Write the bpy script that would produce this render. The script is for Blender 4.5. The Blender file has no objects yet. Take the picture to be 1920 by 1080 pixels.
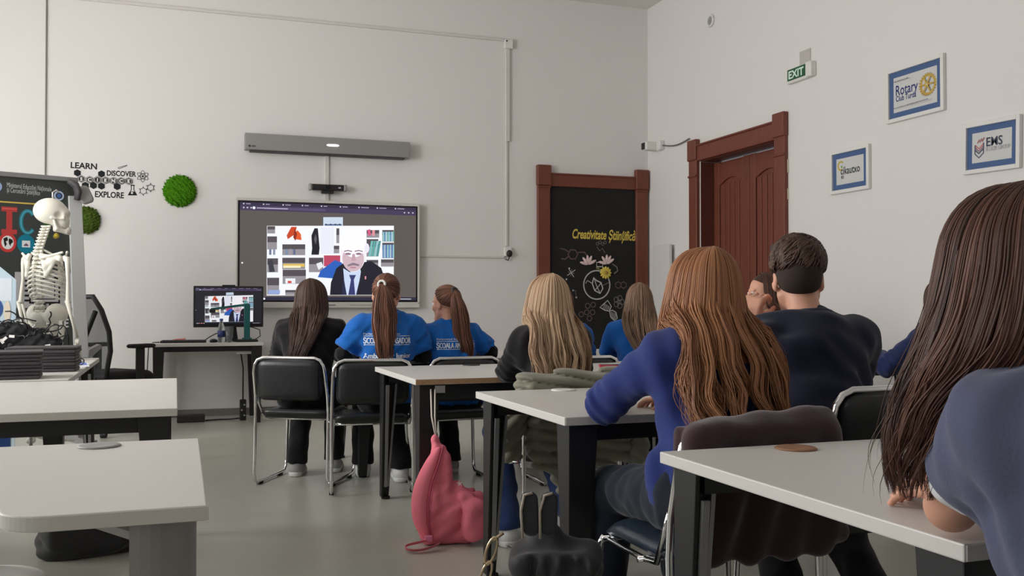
import bpy, bmesh, math, random
import numpy as np
from math import sin, cos, pi, radians
from mathutils import Vector, Matrix
from mathutils.bvhtree import BVHTree
try:
    import openvdb as vdb
except ImportError:
    import pyopenvdb as vdb

SC = bpy.context.scene
COL = SC.collection
rng = np.random.default_rng(7)
random.seed(7)

# ------------------------------------------------------------------ camera, world, lights, exposure
ROOM_X0, ROOM_X1, ROOM_Y0, ROOM_Y1, ROOM_Z = -3.3, 5.19, -2.6, 9.9, 4.56
cam_d = bpy.data.cameras.new('camera')
cam_d.sensor_width = 36.0
cam_d.lens = 1780.0 / 1920.0 * 36.0
cam_d.clip_start = 0.05
cam = bpy.data.objects.new('camera', cam_d)
COL.objects.link(cam)
cam.location = (0, 0, 1.11)
cam.rotation_euler = (radians(90) + math.atan(30 / 1780.0), 0, radians(-19.5))
SC.camera = cam

W = bpy.data.worlds.new('world')
SC.world = W
W.use_nodes = True
W.node_tree.nodes['Background'].inputs[0].default_value = (0.86, 0.93, 1.0, 1)
W.node_tree.nodes['Background'].inputs[1].default_value = 1.0

SC.view_settings.view_transform = 'Standard'
SC.view_settings.look = 'None'
SC.view_settings.exposure = 0.0
SC.view_settings.gamma = 1.0
SC.view_settings.use_curve_mapping = False

WINDOWS = [(-0.7, 1.7), (2.5, 1.7), (5.3, 1.7), (8.1, 1.7)]     # centre y, width (the windows of the left wall)
WIN_Z0, WIN_Z1 = 0.95, 3.75


def area_light(name, loc, rot, sx, sy, power, colour):
    l = bpy.data.lights.new(name, 'AREA')
    l.shape = 'RECTANGLE'
    l.size, l.size_y = sx, sy
    l.energy = power
    l.color = colour
    o = bpy.data.objects.new(name, l)
    o.location = loc
    o.rotation_euler = rot
    COL.objects.link(o)
    return o


for (wy, ww), pw in zip(WINDOWS, (18, 46, 240, 74)):
    area_light('window_daylight', (ROOM_X0 - 0.2, wy, (WIN_Z0 + WIN_Z1) / 2), (0, radians(-90), 0), WIN_Z1 - WIN_Z0, ww, pw, (1.0, 0.985, 0.962))

# ------------------------------------------------------------------ materials


def lin(c):
    c = c / 255.0
    return c / 12.92 if c <= 0.04045 else ((c + 0.055) / 1.055) ** 2.4


def rgb(r, g, b):
    return (lin(r), lin(g), lin(b), 1.0)


MATS = {}


def mat(name, col, rough=0.6, metal=0.0, spec=0.5, bump=0.0, bscale=60.0, var=0.0, vscale=8.0, alpha=1.0, trans=0.0, sss=0.0, sheen=0.0, stretch=None):
    """procedural Principled material; col is 0-255 sRGB"""
    if name in MATS:
        return MATS[name]
    m = bpy.data.materials.new(name)
    m.use_nodes = True
    nt = m.node_tree
    b = nt.nodes['Principled BSDF']
    c = rgb(*col)
    b.inputs['Base Color'].default_value = c
    b.inputs['Roughness'].default_value = rough
    b.inputs['Metallic'].default_value = metal
    b.inputs['Specular IOR Level'].default_value = spec
    b.inputs['Alpha'].default_value = alpha
    b.inputs['Transmission Weight'].default_value = trans
    if sss:
        b.inputs['Subsurface Weight'].default_value = sss
        b.inputs['Subsurface Radius'].default_value = (0.012, 0.005, 0.003)
        b.inputs['Subsurface Scale'].default_value = 1.0
    if sheen:
        b.inputs['Sheen Weight'].default_value = sheen
        b.inputs['Sheen Roughness'].default_value = 0.5
    if bump or var:
        tc = nt.nodes.new('ShaderNodeTexCoord')
        src = tc.outputs['Object']
        if stretch:
            mp = nt.nodes.new('ShaderNodeMapping')
            mp.inputs['Scale'].default_value = stretch
            nt.links.new(src, mp.inputs[0])
            src = mp.outputs[0]
        if bump:
            n = nt.nodes.new('ShaderNodeTexNoise')
            n.inputs['Scale'].default_value = bscale
            n.inputs['Detail'].default_value = 4
            nt.links.new(src, n.inputs['Vector'])
            bp = nt.nodes.new('ShaderNodeBump')
            bp.inputs['Strength'].default_value = bump
            bp.inputs['Distance'].default_value = 0.01
            nt.links.new(n.outputs['Fac'], bp.inputs['Height'])
            nt.links.new(bp.outputs[0], b.inputs['Normal'])
        if var:
            n2 = nt.nodes.new('ShaderNodeTexNoise')
            n2.inputs['Scale'].default_value = vscale
            n2.inputs['Detail'].default_value = 5
            nt.links.new(src, n2.inputs['Vector'])
            mx = nt.nodes.new('ShaderNodeMix')
            mx.data_type = 'RGBA'
            mx.inputs['A'].default_value = tuple(x * (1 - var) for x in c[:3]) + (1,)
            mx.inputs['B'].default_value = tuple(min(1, x * (1 + var)) for x in c[:3]) + (1,)
            nt.links.new(n2.outputs['Fac'], mx.inputs['Factor'])
            nt.links.new(mx.outputs['Result'], b.inputs['Base Color'])
    MATS[name] = m
    return m


def emis(col, k=1.0):
    name = 'glow_%d_%d_%d_%d' % (*col, int(k * 100))
    if name in MATS:
        return MATS[name]
    m = bpy.data.materials.new(name)
    m.use_nodes = True
    nt = m.node_tree
    b = nt.nodes['Principled BSDF']
    b.inputs['Base Color'].default_value = (0.01, 0.01, 0.01, 1)
    b.inputs['Roughness'].default_value = 0.35
    b.inputs['Emission Color'].default_value = rgb(*col)
    b.inputs['Emission Strength'].default_value = k
    MATS[name] = m
    return m


def flat(col):
    return mat('ink_%d_%d_%d' % tuple(col), col, 0.75, spec=0.2)


def hair_mat(name, c1, c2, rough=0.42):
    """hair whose every lock takes its own tone between c1 and c2"""
    if name in MATS:
        return MATS[name]
    m = bpy.data.materials.new(name)
    m.use_nodes = True
    nt = m.node_tree
    b = nt.nodes['Principled BSDF']
    g = nt.nodes.new('ShaderNodeAttribute')
    g.attribute_name = 'tone'
    mx = nt.nodes.new('ShaderNodeMix')
    mx.data_type = 'RGBA'
    mx.inputs['A'].default_value = rgb(*c1)
    mx.inputs['B'].default_value = rgb(*c2)
    nt.links.new(g.outputs['Fac'], mx.inputs['Factor'])
    nt.links.new(mx.outputs['Result'], b.inputs['Base Color'])
    b.inputs['Roughness'].default_value = rough
    b.inputs['Specular IOR Level'].default_value = 0.35
    MATS[name] = m
    return m


M = dict(
    wall=mat('wall_paint', (226, 223, 220), 0.9, spec=0.2, bump=0.06, bscale=45),
    ceil=mat('ceiling_paint', (226, 222, 219), 0.95, spec=0.2),
    base=mat('baseboard_grey', (120, 114, 108), 0.6),
    desk_white=mat('desk_laminate', (206, 203, 198), 0.38, spec=0.5, bump=0.02, bscale=220, var=0.03, vscale=60),
    desk_edge=mat('desk_edge_band', (206, 201, 192), 0.55),
    desk_wood=mat('desk_chipboard_edge', (176, 140, 106), 0.8, var=0.25, vscale=40),
    black_metal=mat('black_metal', (24, 24, 26), 0.45, bump=0.03, bscale=300),
    grey_metal=mat('grey_metal', (150, 150, 150), 0.4, metal=0.6),
    silver=mat('silver_paint', (150, 148, 146), 0.45, metal=0.3),
    chrome=mat('chrome', (225, 225, 225), 0.12, metal=1.0),
    vinyl=mat('black_vinyl', (22, 24, 27), 0.36, bump=0.1, bscale=120),
    blue_lit_vinyl=mat('black_vinyl_blue_lit', (24, 38, 52), 0.33, bump=0.1, bscale=90),  # black chair vinyl with the bluish light on it put into the colour
    plastic=mat('black_plastic', (22, 22, 24), 0.5),
    dark_grey=mat('dark_grey_plastic', (70, 68, 70), 0.6, var=0.15, vscale=30),
    white_plastic=mat('white_plastic', (226, 224, 220), 0.45),
    grey_plastic=mat('grey_plastic', (150, 150, 148), 0.55),
    rubber=mat('rubber', (18, 18, 18), 0.8),
    wood=mat('red_brown_wood', (112, 58, 42), 0.5, bump=0.08, bscale=30, var=0.35, vscale=5, stretch=(14, 14, 1.2)),
    wood_dark=mat('dark_red_brown_wood', (92, 46, 36), 0.48, bump=0.08, bscale=30, var=0.3, vscale=5, stretch=(14, 14, 1.2)),
    slate=mat('chalkboard_slate', (40, 40, 40), 0.85, spec=0.2, var=0.25, vscale=5),
    bone=mat('bone_plastic', (232, 228, 216), 0.5, var=0.06, vscale=30),
    yellowbone=mat('yellowed_plastic', (214, 190, 60), 0.5),
    aluminium=mat('aluminium', (205, 206, 206), 0.45, metal=0.35),
    skin=mat('skin', (214, 160, 136), 0.5, spec=0.35, sss=0.12, bump=0.03, bscale=250),
    eye=mat('eye_white', (230, 228, 224), 0.25),
    glass=mat('clear_glass', (235, 240, 242), 0.05, trans=0.92, alpha=1.0),
)
# the floor: pale speckled linoleum, polished
m = mat('floor_linoleum', (176, 176, 165), 0.3, spec=0.5, bump=0.03, bscale=25, var=0.1, vscale=3.0)
M['floor'] = m

# ------------------------------------------------------------------ mesh helpers


class MB:
    """collects shapes into one mesh"""

    def __init__(s):
        s.v = []
        s.f = []
        s.mi = []
        s.n = 0
        s.cur = 0

    def add(s, verts, faces):
        o = s.n
        verts = [tuple(map(float, p)) for p in verts]
        s.v += verts
        s.n += len(verts)
        s.f += [tuple(i + o for i in f) for f in faces]
        s.mi += [s.cur] * len(faces)
        return s

    def box(s, c, size, R=None):
        hx, hy, hz = [x / 2 for x in size]
        vs = [(x, y, z) for x in (-hx, hx) for y in (-hy, hy) for z in (-hz, hz)]
        if R is not None:
            vs = [tuple(R @ Vector(p)) for p in vs]
        vs = [(p[0] + c[0], p[1] + c[1], p[2] + c[2]) for p in vs]
        return s.add(vs, [(0, 1, 3, 2), (4, 6, 7, 5), (0, 4, 5, 1), (2, 3, 7, 6), (0, 2, 6, 4), (1, 5, 7, 3)])

    def hexa(s, lo4, hi4):
        """eight corners: lower ring of four, upper ring of four (both counter-clockwise from above)"""
        return s.add(list(lo4) + list(hi4), [(3, 2, 1, 0), (4, 5, 6, 7)] + [(i, (i + 1) % 4, 4 + (i + 1) % 4, 4 + i) for i in range(4)])

    def prism(s, poly, y0, y1, axis='y'):
        """polygon in the xz plane, extruded along y (or in xy, along z)"""
        n = len(poly)
        if axis == 'y':
            a = [(p[0], y0, p[1]) for p in poly]
            b = [(p[0], y1, p[1]) for p in poly]
        elif axis == 'z':
            a = [(p[0], p[1], y0) for p in poly]
            b = [(p[0], p[1], y1) for p in poly]
        else:
            a = [(y0, p[0], p[1]) for p in poly]
            b = [(y1, p[0], p[1]) for p in poly]
        return s.add(a + b, [tuple(range(n)), tuple(range(2 * n - 1, n - 1, -1))] + [(i, i + n, (i + 1) % n + n, (i + 1) % n) for i in range(n)])

    def tube(s, pts, r, n=8, closed=False, flat_=1.0):
        pts = [Vector(p) for p in pts]
        k = len(pts)
        rs = r if hasattr(r, '__len__') else [r] * k
        rings = []
        up = None
        for i, p in enumerate(pts):
            a = pts[(i - 1) % k] if (closed or i > 0) else p
            b = pts[(i + 1) % k] if (closed or i < k - 1) else p
            t = (b - a)
            if t.length < 1e-9:
                t = Vector((0, 0, 1))
            t.normalize()
            if up is None:
                up = Vector((0, 0, 1)) if abs(t.z) < 0.9 else Vector((1, 0, 0))
            u = t.cross(up)
            if u.length < 1e-6:
                u = t.orthogonal()
            u.normalize()
            w = u.cross(t).normalized()
            up = w
            rings.append([p + (u * cos(2 * pi * j / n) + w * sin(2 * pi * j / n) * flat_) * rs[i] for j in range(n)])
        vs = [tuple(p) for ring in rings for p in ring]
        fs = []
        for i in range(k if closed else k - 1):
            for j in range(n):
                a = i * n + j
                b = i * n + (j + 1) % n
                c = ((i + 1) % k) * n + (j + 1) % n
                d = ((i + 1) % k) * n + j
                fs.append((a, b, c, d))
        if not closed:
            fs.append(tuple(range(n - 1, -1, -1)))
            fs.append(tuple((k - 1) * n + j for j in range(n)))
        return s.add(vs, fs)

    def cyl(s, a, b, r0, r1=None, n=16):
        return s.tube([a, b], [r0, r0 if r1 is None else r1], n)

    def lathe(s, prof, c=(0, 0, 0), n=24):
        vs = []
        fs = []
        for (r, z) in prof:
            for j in range(n):
                vs.append((c[0] + r * cos(2 * pi * j / n), c[1] + r * sin(2 * pi * j / n), c[2] + z))
        for i in range(len(prof) - 1):
            for j in range(n):
                fs.append((i * n + j, i * n + (j + 1) % n, (i + 1) * n + (j + 1) % n, (i + 1) * n + j))
        fs.append(tuple(range(n - 1, -1, -1)))
        fs.append(tuple((len(prof) - 1) * n + j for j in range(n)))
        return s.add(vs, fs)

    def ball(s, c, r, nu=14, nv=9, R=None):
        r = r if hasattr(r, '__len__') else (r, r, r)
        vs = [(0, 0, -r[2])]
        for i in range(1, nv):
            th = -pi / 2 + pi * i / nv
            for j in range(nu):
                vs.append((r[0] * cos(th) * cos(2 * pi * j / nu), r[1] * cos(th) * sin(2 * pi * j / nu), r[2] * sin(th)))
        vs.append((0, 0, r[2]))
        if R is not None:
            vs = [tuple(R @ Vector(p)) for p in vs]
        vs = [(p[0] + c[0], p[1] + c[1], p[2] + c[2]) for p in vs]
        fs = [(0, 1 + (j + 1) % nu, 1 + j) for j in range(nu)]
        for i in range(nv - 2):
            for j in range(nu):
                a = 1 + i * nu
                fs.append((a + j, a + (j + 1) % nu, a + nu + (j + 1) % nu, a + nu + j))
        a = 1 + (nv - 2) * nu
        fs += [(a + j, a + (j + 1) % nu, len(vs) - 1) for j in range(nu)]
        return s.add(vs, fs)

    def pad(s, w, h, t, r, fn, nu=18, nv=12):
        """cushion: rounded rectangle w x h of thickness t; fn maps (u, v, depth) to a point"""
        def shape(a, b):
            u, v = a * w / 2, b * h / 2
            # pull the corners in to radius r
            du, dv = abs(u) - (w / 2 - r), abs(v) - (h / 2 - r)
            if du > 0 and dv > 0:
                m_ = max(du, dv)
                l = math.hypot(du, dv)
                k = m_ / l if l > 0 else 1
                u = math.copysign(w / 2 - r + du * k, u)
                v = math.copysign(h / 2 - r + dv * k, v)
            return u, v
        vs = []
        for side in (1, -1):
            for i in range(nu + 1):
                for j in range(nv + 1):
                    a, b = -1 + 2 * i / nu, -1 + 2 * j / nv
                    u, v = shape(a, b)
                    e = max(abs(a), abs(b))
                    d = side * t / 2 * (1 - max(0, (e - 0.75) / 0.25) ** 2.2)
                    vs.append(fn(u, v, d))
        q = (nu + 1) * (nv + 1)
        fs = []
        for i in range(nu):
            for j in range(nv):
                a = i * (nv + 1) + j
                fs.append((a, a + nv + 1, a + nv + 2, a + 1))
                fs.append((q + a, q + a + 1, q + a + nv + 2, q + a + nv + 1))
        return s.add(vs, fs)


def link(name, me, parent=None, loc=None, rz=None):
    o = bpy.data.objects.new(name, me)
    COL.objects.link(o)
    if parent is not None:
        o.parent = parent
    if loc is not None:
        o.location = loc
    if rz is not None:
        o.rotation_euler = (0, 0, rz)
    return o


def obj(name, mb, mats, parent=None, smooth=False, bevel=0.0, loc=None, rz=None, seg=2, label=None, merge=False):
    me = bpy.data.meshes.new(name)
    me.from_pydata(mb.v, [], mb.f)
    mats = mats if isinstance(mats, (list, tuple)) else [mats]
    for m_ in mats:
        me.materials.append(m_)
    if len(mats) > 1:
        me.polygons.foreach_set('material_index', mb.mi)
    bm = bmesh.new()
    bm.from_mesh(me)
    if merge:
        bmesh.ops.remove_doubles(bm, verts=bm.verts, dist=1e-5)
    bmesh.ops.recalc_face_normals(bm, faces=bm.faces)
    bm.to_mesh(me)
    bm.free()
    if smooth:
        me.polygons.foreach_set('use_smooth', [True] * len(me.polygons))
    me.update()
    o = link(name, me, parent, loc, rz)
    if bevel:
        b = o.modifiers.new('bevel', 'BEVEL')
        b.width = bevel
        b.segments = seg
        b.limit_method = 'ANGLE'
    if label:
        o['label'] = label
    return o


def tag(o, label, cat, group=None, kind=None):
    o['label'] = label
    o['category'] = cat
    if group:
        o['group'] = group
    if kind:
        o['kind'] = kind
    return o


def thing(name, label, cat, loc=(0, 0, 0), rz=0.0, group=None):
    o = bpy.data.objects.new(name, None)
    o.empty_display_size = 0.1
    COL.objects.link(o)
    o.location = loc
    o.rotation_euler = (0, 0, rz)
    return tag(o, label, cat, group)


def struct(o, label, cat):
    return tag(o, label, cat, kind='structure')


def text2d(body, size, shear=0.0, bold=0.0, align='LEFT', spacing=1.0):
    c = bpy.data.curves.new('lettering', 'FONT')
    c.body = body
    c.size = size
    c.shear = shear
    c.offset = bold
    c.align_x = align
    c.resolution_u = 3
    c.space_character = spacing
    o = bpy.data.objects.new('lettering', c)
    me = bpy.data.meshes.new_from_object(o)
    vs = [(v.co.x, v.co.y) for v in me.vertices]
    fs = [tuple(p.vertices) for p in me.polygons]
    bpy.data.objects.remove(o)
    bpy.data.curves.remove(c)
    bpy.data.meshes.remove(me)
    return vs, fs


class Art:
    """flat printed or lit artwork in the local xz plane, facing -y; every colour is a material slot"""

    def __init__(s, y=0.0, mk=flat, step=0.0004):
        s.mb = MB()
        s.cols = []
        s.y = y
        s.mk = mk
        s.step = step

    def _c(s, col):
        col = tuple(col)
        if col not in s.cols:
            s.cols.append(col)
        s.mb.cur = s.cols.index(col)
        s.y -= s.step

    def poly(s, col, pts):
        s._c(col)
        s.mb.add([(p[0], s.y, p[1]) for p in pts], [tuple(range(len(pts)))])
        return s

    def rect(s, col, x0, z0, x1, z1):
        return s.poly(col, [(x0, z0), (x1, z0), (x1, z1), (x0, z1)])

    def disc(s, col, x, z, rx, rz=None, n=28, a0=0, a1=2 * pi):
        rz = rx if rz is None else rz
        return s.poly(col, [(x + rx * cos(a0 + (a1 - a0) * i / n), z + rz * sin(a0 + (a1 - a0) * i / n)) for i in range(n)])

    def ring(s, col, x, z, r, w, n=32, a0=0.0, a1=2 * pi, kz=1.0, rot=0.0):
        s._c(col)
        vs = []
        for i in range(n + 1):
            a = a0 + (a1 - a0) * i / n
            for rr in (r - w / 2, r + w / 2):
                px, pz = rr * cos(a), (r * kz + (rr - r)) * sin(a)
                vs.append((x + px * cos(rot) - pz * sin(rot), s.y, z + px * sin(rot) + pz * cos(rot)))
        s.mb.add(vs, [(2 * i, 2 * i + 1, 2 * i + 3, 2 * i + 2) for i in range(n)])
        return s

    def line(s, col, pts, w, closed=False):
        s._c(col)
        pts = [Vector((p[0], p[1])) for p in pts]
        if closed:
            pts = pts + [pts[0]]
        k = len(pts)
        vs = []
        for i, p in enumerate(pts):
            a = pts[max(0, i - 1)]
            b = pts[min(k - 1, i + 1)]
            if closed and i in (0, k - 1):
                a, b = pts[k - 2], pts[1]
            t = b - a
            t = t.normalized() if t.length > 1e-9 else Vector((1, 0))
            nrm = Vector((-t.y, t.x)) * w / 2
            vs += [(p.x + nrm.x, s.y, p.y + nrm.y), (p.x - nrm.x, s.y, p.y - nrm.y)]
        s.mb.add(vs, [(2 * i, 2 * i + 1, 2 * i + 3, 2 * i + 2) for i in range(k - 1)])
        return s

    def text(s, col, body, x, z, size, fit=None, rot=0.0, **kw):
        s._c(col)
        vs, fs = text2d(body, size, **kw)
        if not vs:
            return s
        k = 1.0
        if fit:
            xs = [v[0] for v in vs]
            k = fit / (max(xs) - min(xs))
        s.mb.add([(x + v[0] * k * cos(rot) - v[1] * sin(rot), s.y, z + v[0] * k * sin(rot) + v[1] * cos(rot)) for v in vs], fs)
        return s

    def move(s, x0, z0, x1, z1, k=1.0):
        s.mb.v = [(x1 + (v[0] - x0) * k, v[1], z1 + (v[2] - z0) * k) for v in s.mb.v]
        return s

    def build(s, name, parent, label=None):
        me = bpy.data.meshes.new(name)
        me.from_pydata(s.mb.v, [], s.mb.f)
        for c in s.cols:
            me.materials.append(s.mk(c))
        me.polygons.foreach_set('material_index', s.mb.mi)
        # every face looks to -y
        bm = bmesh.new()
        bm.from_mesh(me)
        bm.normal_update()
        for f in bm.faces:
            if f.normal.y > 0:
                f.normal_flip()
        bm.to_mesh(me)
        bm.free()
        o = link(name, me, parent)
        if label:
            o['label'] = label
        return o


# ------------------------------------------------------------------ soft shapes: signed distance volumes


def np3(p):
    return np.array(p, dtype=np.float32)


def cap(a, b, ra, rb=None):
    a, b = np3(a), np3(b)
    rb = ra if rb is None else rb
    ba = b - a
    L = float(ba @ ba) + 1e-12

    def f(X, Y, Z):
        t = np.clip(((X - a[0]) * ba[0] + (Y - a[1]) * ba[1] + (Z - a[2]) * ba[2]) / L, 0, 1)
        return np.sqrt((X - a[0] - t * ba[0]) ** 2 + (Y - a[1] - t * ba[1]) ** 2 + (Z - a[2] - t * ba[2]) ** 2) - (ra + (rb - ra) * t)
    r = max(ra, rb)
    return f, np.minimum(a, b) - r, np.maximum(a, b) + r


def rotm(rx=0, ry=0, rz=0):
    return np.array(Matrix.Rotation(rz, 3, 'Z') @ Matrix.Rotation(rx, 3, 'X') @ Matrix.Rotation(ry, 3, 'Y'), dtype=np.float32)


def ell(c, r, R=None):
    c, r = np3(c), np3(r)

    def f(X, Y, Z):
        x, y, z = X - c[0], Y - c[1], Z - c[2]
        if R is not None:
            x, y, z = (R[0, 0] * x + R[1, 0] * y + R[2, 0] * z, R[0, 1] * x + R[1, 1] * y + R[2, 1] * z, R[0, 2] * x + R[1, 2] * y + R[2, 2] * z)
        k0 = np.sqrt((x / r[0]) ** 2 + (y / r[1]) ** 2 + (z / r[2]) ** 2)
        k1 = np.sqrt((x / r[0] ** 2) ** 2 + (y / r[1] ** 2) ** 2 + (z / r[2] ** 2) ** 2) + 1e-9
        return k0 * (k0 - 1) / k1
    m_ = r.max() if R is not None else r
    return f, c - m_, c + m_


def rbx(c, half, rr=0.02, R=None):
    c, h = np3(c), np3(half) - rr

    def f(X, Y, Z):
        x, y, z = X - c[0], Y - c[1], Z - c[2]
        if R is not None:
            x, y, z = (R[0, 0] * x + R[1, 0] * y + R[2, 0] * z, R[0, 1] * x + R[1, 1] * y + R[2, 1] * z, R[0, 2] * x + R[1, 2] * y + R[2, 2] * z)
        qx, qy, qz = np.abs(x) - h[0], np.abs(y) - h[1], np.abs(z) - h[2]
        return np.sqrt(np.maximum(qx, 0) ** 2 + np.maximum(qy, 0) ** 2 + np.maximum(qz, 0) ** 2) + np.minimum(np.maximum(qx, np.maximum(qy, qz)), 0) - rr
    m_ = float(np.linalg.norm(np3(half))) if R is not None else np3(half)
    return f, c - m_, c + m_


class Vol:
    def __init__(s, lo, hi, h):
        s.h = h
        s.lo = np3(lo)
        s.n = np.ceil((np3(hi) - s.lo) / h).astype(int) + 1
        s.a = np.full(tuple(s.n), 1.0, dtype=np.float32)

    def _sub(s, lo, hi, m):
        i0 = np.clip(np.floor((lo - m - s.lo) / s.h).astype(int), 0, s.n)
        i1 = np.clip(np.ceil((hi + m - s.lo) / s.h).astype(int) + 1, 0, s.n)
        if np.any(i1 <= i0):
            return None
        sl = tuple(slice(a, b) for a, b in zip(i0, i1))
        ax = [s.lo[k] + s.h * np.arange(i0[k], i1[k], dtype=np.float32) for k in range(3)]
        return sl, ax[0][:, None, None], ax[1][None, :, None], ax[2][None, None, :]

    def add(s, prim, k=0.02, off=0.0):
        f, lo, hi = prim
        q = s._sub(lo, hi, k + 4 * s.h + max(off, 0))
        if q is None:
            return s
        sl, X, Y, Z = q
        d = f(X, Y, Z) - off
        a = s.a[sl]
        if k > 0:
            hh = np.clip(0.5 + 0.5 * (a - d) / k, 0, 1)
            s.a[sl] = a * (1 - hh) + d * hh - k * hh * (1 - hh)
        else:
            s.a[sl] = np.minimum(a, d)
        return s

    def cut(s, prim, k=0.005):
        f, lo, hi = prim
        q = s._sub(lo, hi, k + 4 * s.h)
        if q is None:
            return s
        sl, X, Y, Z = q
        d = -f(X, Y, Z)
        a = s.a[sl]
        hh = np.clip(0.5 - 0.5 * (a - d) / max(k, 1e-6), 0, 1)
        s.a[sl] = a * (1 - hh) + d * hh + k * hh * (1 - hh)
        return s

    def disp(s, fn):
        m_ = np.abs(s.a) < 0.04
        i = np.nonzero(m_)
        s.a[m_] += fn(s.lo[0] + s.h * i[0].astype(np.float32), s.lo[1] + s.h * i[1].astype(np.float32), s.lo[2] + s.h * i[2].astype(np.float32)).astype(np.float32)
        return s

    def sample(s, P):
        i = np.clip(np.round((P - s.lo) / s.h).astype(int), 0, s.n - 1)
        inside = np.all((P > s.lo) & (P < s.lo + s.h * (s.n - 1)), axis=-1)
        return np.where(inside, s.a[i[..., 0], i[..., 1], i[..., 2]], 1.0)

    def mesh(s, name):
        b = 3 * s.h
        g = vdb.FloatGrid(b)
        arr = np.clip(s.a, -b, b)
        for ax in range(3):                              # close the border
            sl = [slice(None)] * 3
            for e in (0, -1):
                sl[ax] = e
                arr[tuple(sl)] = b
        g.copyFromArray(arr.astype(np.float64))
        pts, quads = g.convertToQuads(0.0)
        pts = pts * s.h + s.lo
        return fast_mesh(name, pts, quads[:, ::-1])


def fast_mesh(name, pts, quads, smooth=True, tone=None):
    me = bpy.data.meshes.new(name)
    quads = np.asarray(quads, dtype=np.int32)
    me.vertices.add(len(pts))
    me.vertices.foreach_set('co', np.asarray(pts, dtype=np.float32).ravel())
    me.loops.add(quads.size)
    me.loops.foreach_set('vertex_index', quads.ravel())
    me.polygons.add(len(quads))
    me.polygons.foreach_set('loop_start', np.arange(0, quads.size, quads.shape[1], dtype=np.int32))
    if smooth:
        me.polygons.foreach_set('use_smooth', np.ones(len(quads), dtype=bool))
    me.update(calc_edges=True)
    me.validate()
    if tone is not None and len(me.vertices) == len(tone):
        at = me.attributes.new('tone', 'FLOAT', 'POINT')
        at.data.foreach_set('value', np.clip(tone, 0, 1).astype(np.float32))
    return me


def vobj(name, vol, material, parent, label=None, relax=1):
    me = vol.mesh(name)
    me.materials.append(material)
    o = link(name, me, parent)
    if relax:
        md = o.modifiers.new('relax', 'SMOOTH')
        md.factor = 0.5
        md.iterations = relax
    if label:
        o['label'] = label
    return o


def waves(seed, n, lo, hi, amp, flatten=(1, 1, 1)):
    """sum of sines in random directions: soft folds"""
    r = np.random.default_rng(seed)
    ks = []
    for _ in range(n):
        d = r.normal(size=3) * np.array(flatten)
        d /= np.linalg.norm(d)
        ks.append((d * 2 * pi / r.uniform(lo, hi), r.uniform(0, 6.28)))

    def f(x, y, z):
        t = 0
        for k, p in ks:
            t = t + np.sin(k[0] * x + k[1] * y + k[2] * z + p + 0.6 * np.sin(9 * z + p) + 0.5 * np.sin(11 * x + 7 * y))
        return amp * t / math.sqrt(n)
    return f

# ------------------------------------------------------------------ the room
T = 0.25
b = MB().box(((ROOM_X0 + ROOM_X1) / 2, (ROOM_Y0 + ROOM_Y1) / 2, -0.1), (ROOM_X1 - ROOM_X0 + 2 * T, ROOM_Y1 - ROOM_Y0 + 2 * T, 0.2))
struct(obj('floor', b, M['floor']), 'polished pale grey linoleum classroom floor', 'floor')
b = MB().box(((ROOM_X0 + ROOM_X1) / 2, (ROOM_Y0 + ROOM_Y1) / 2, ROOM_Z + 0.1), (ROOM_X1 - ROOM_X0 + 2 * T, ROOM_Y1 - ROOM_Y0 + 2 * T, 0.2))
struct(obj('ceiling', b, M['ceil']), 'plain white high classroom ceiling', 'ceiling')
b = MB().box(((ROOM_X0 + ROOM_X1) / 2, ROOM_Y1 + T / 2, ROOM_Z / 2), (ROOM_X1 - ROOM_X0 + 2 * T, T, ROOM_Z))
struct(obj('wall_back', b, M['wall']), 'white end wall carrying the large display', 'wall')
b = MB().box(((ROOM_X0 + ROOM_X1) / 2, ROOM_Y0 - T / 2, ROOM_Z / 2), (ROOM_X1 - ROOM_X0 + 2 * T, T, ROOM_Z))
struct(obj('wall_rear', b, M['wall']), 'white wall behind the last row', 'wall')
# right wall with the opening of the door (the recess is 0.22 deep, the leaves stand in it)
DY0, DY1, DZ = 7.375, 8.715, 2.615
b = MB()
b.box((ROOM_X1 + T / 2, (ROOM_Y0 + DY0) / 2, ROOM_Z / 2), (T, DY0 - ROOM_Y0, ROOM_Z))
b.box((ROOM_X1 + T / 2, (ROOM_Y1 + DY1) / 2, ROOM_Z / 2), (T, ROOM_Y1 - DY1, ROOM_Z))
b.box((ROOM_X1 + T / 2, (DY0 + DY1) / 2, (DZ + ROOM_Z) / 2), (T, DY1 - DY0, ROOM_Z - DZ))
struct(obj('wall_right', b, M['wall']), 'white side wall with door and framed logos', 'wall')
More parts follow.
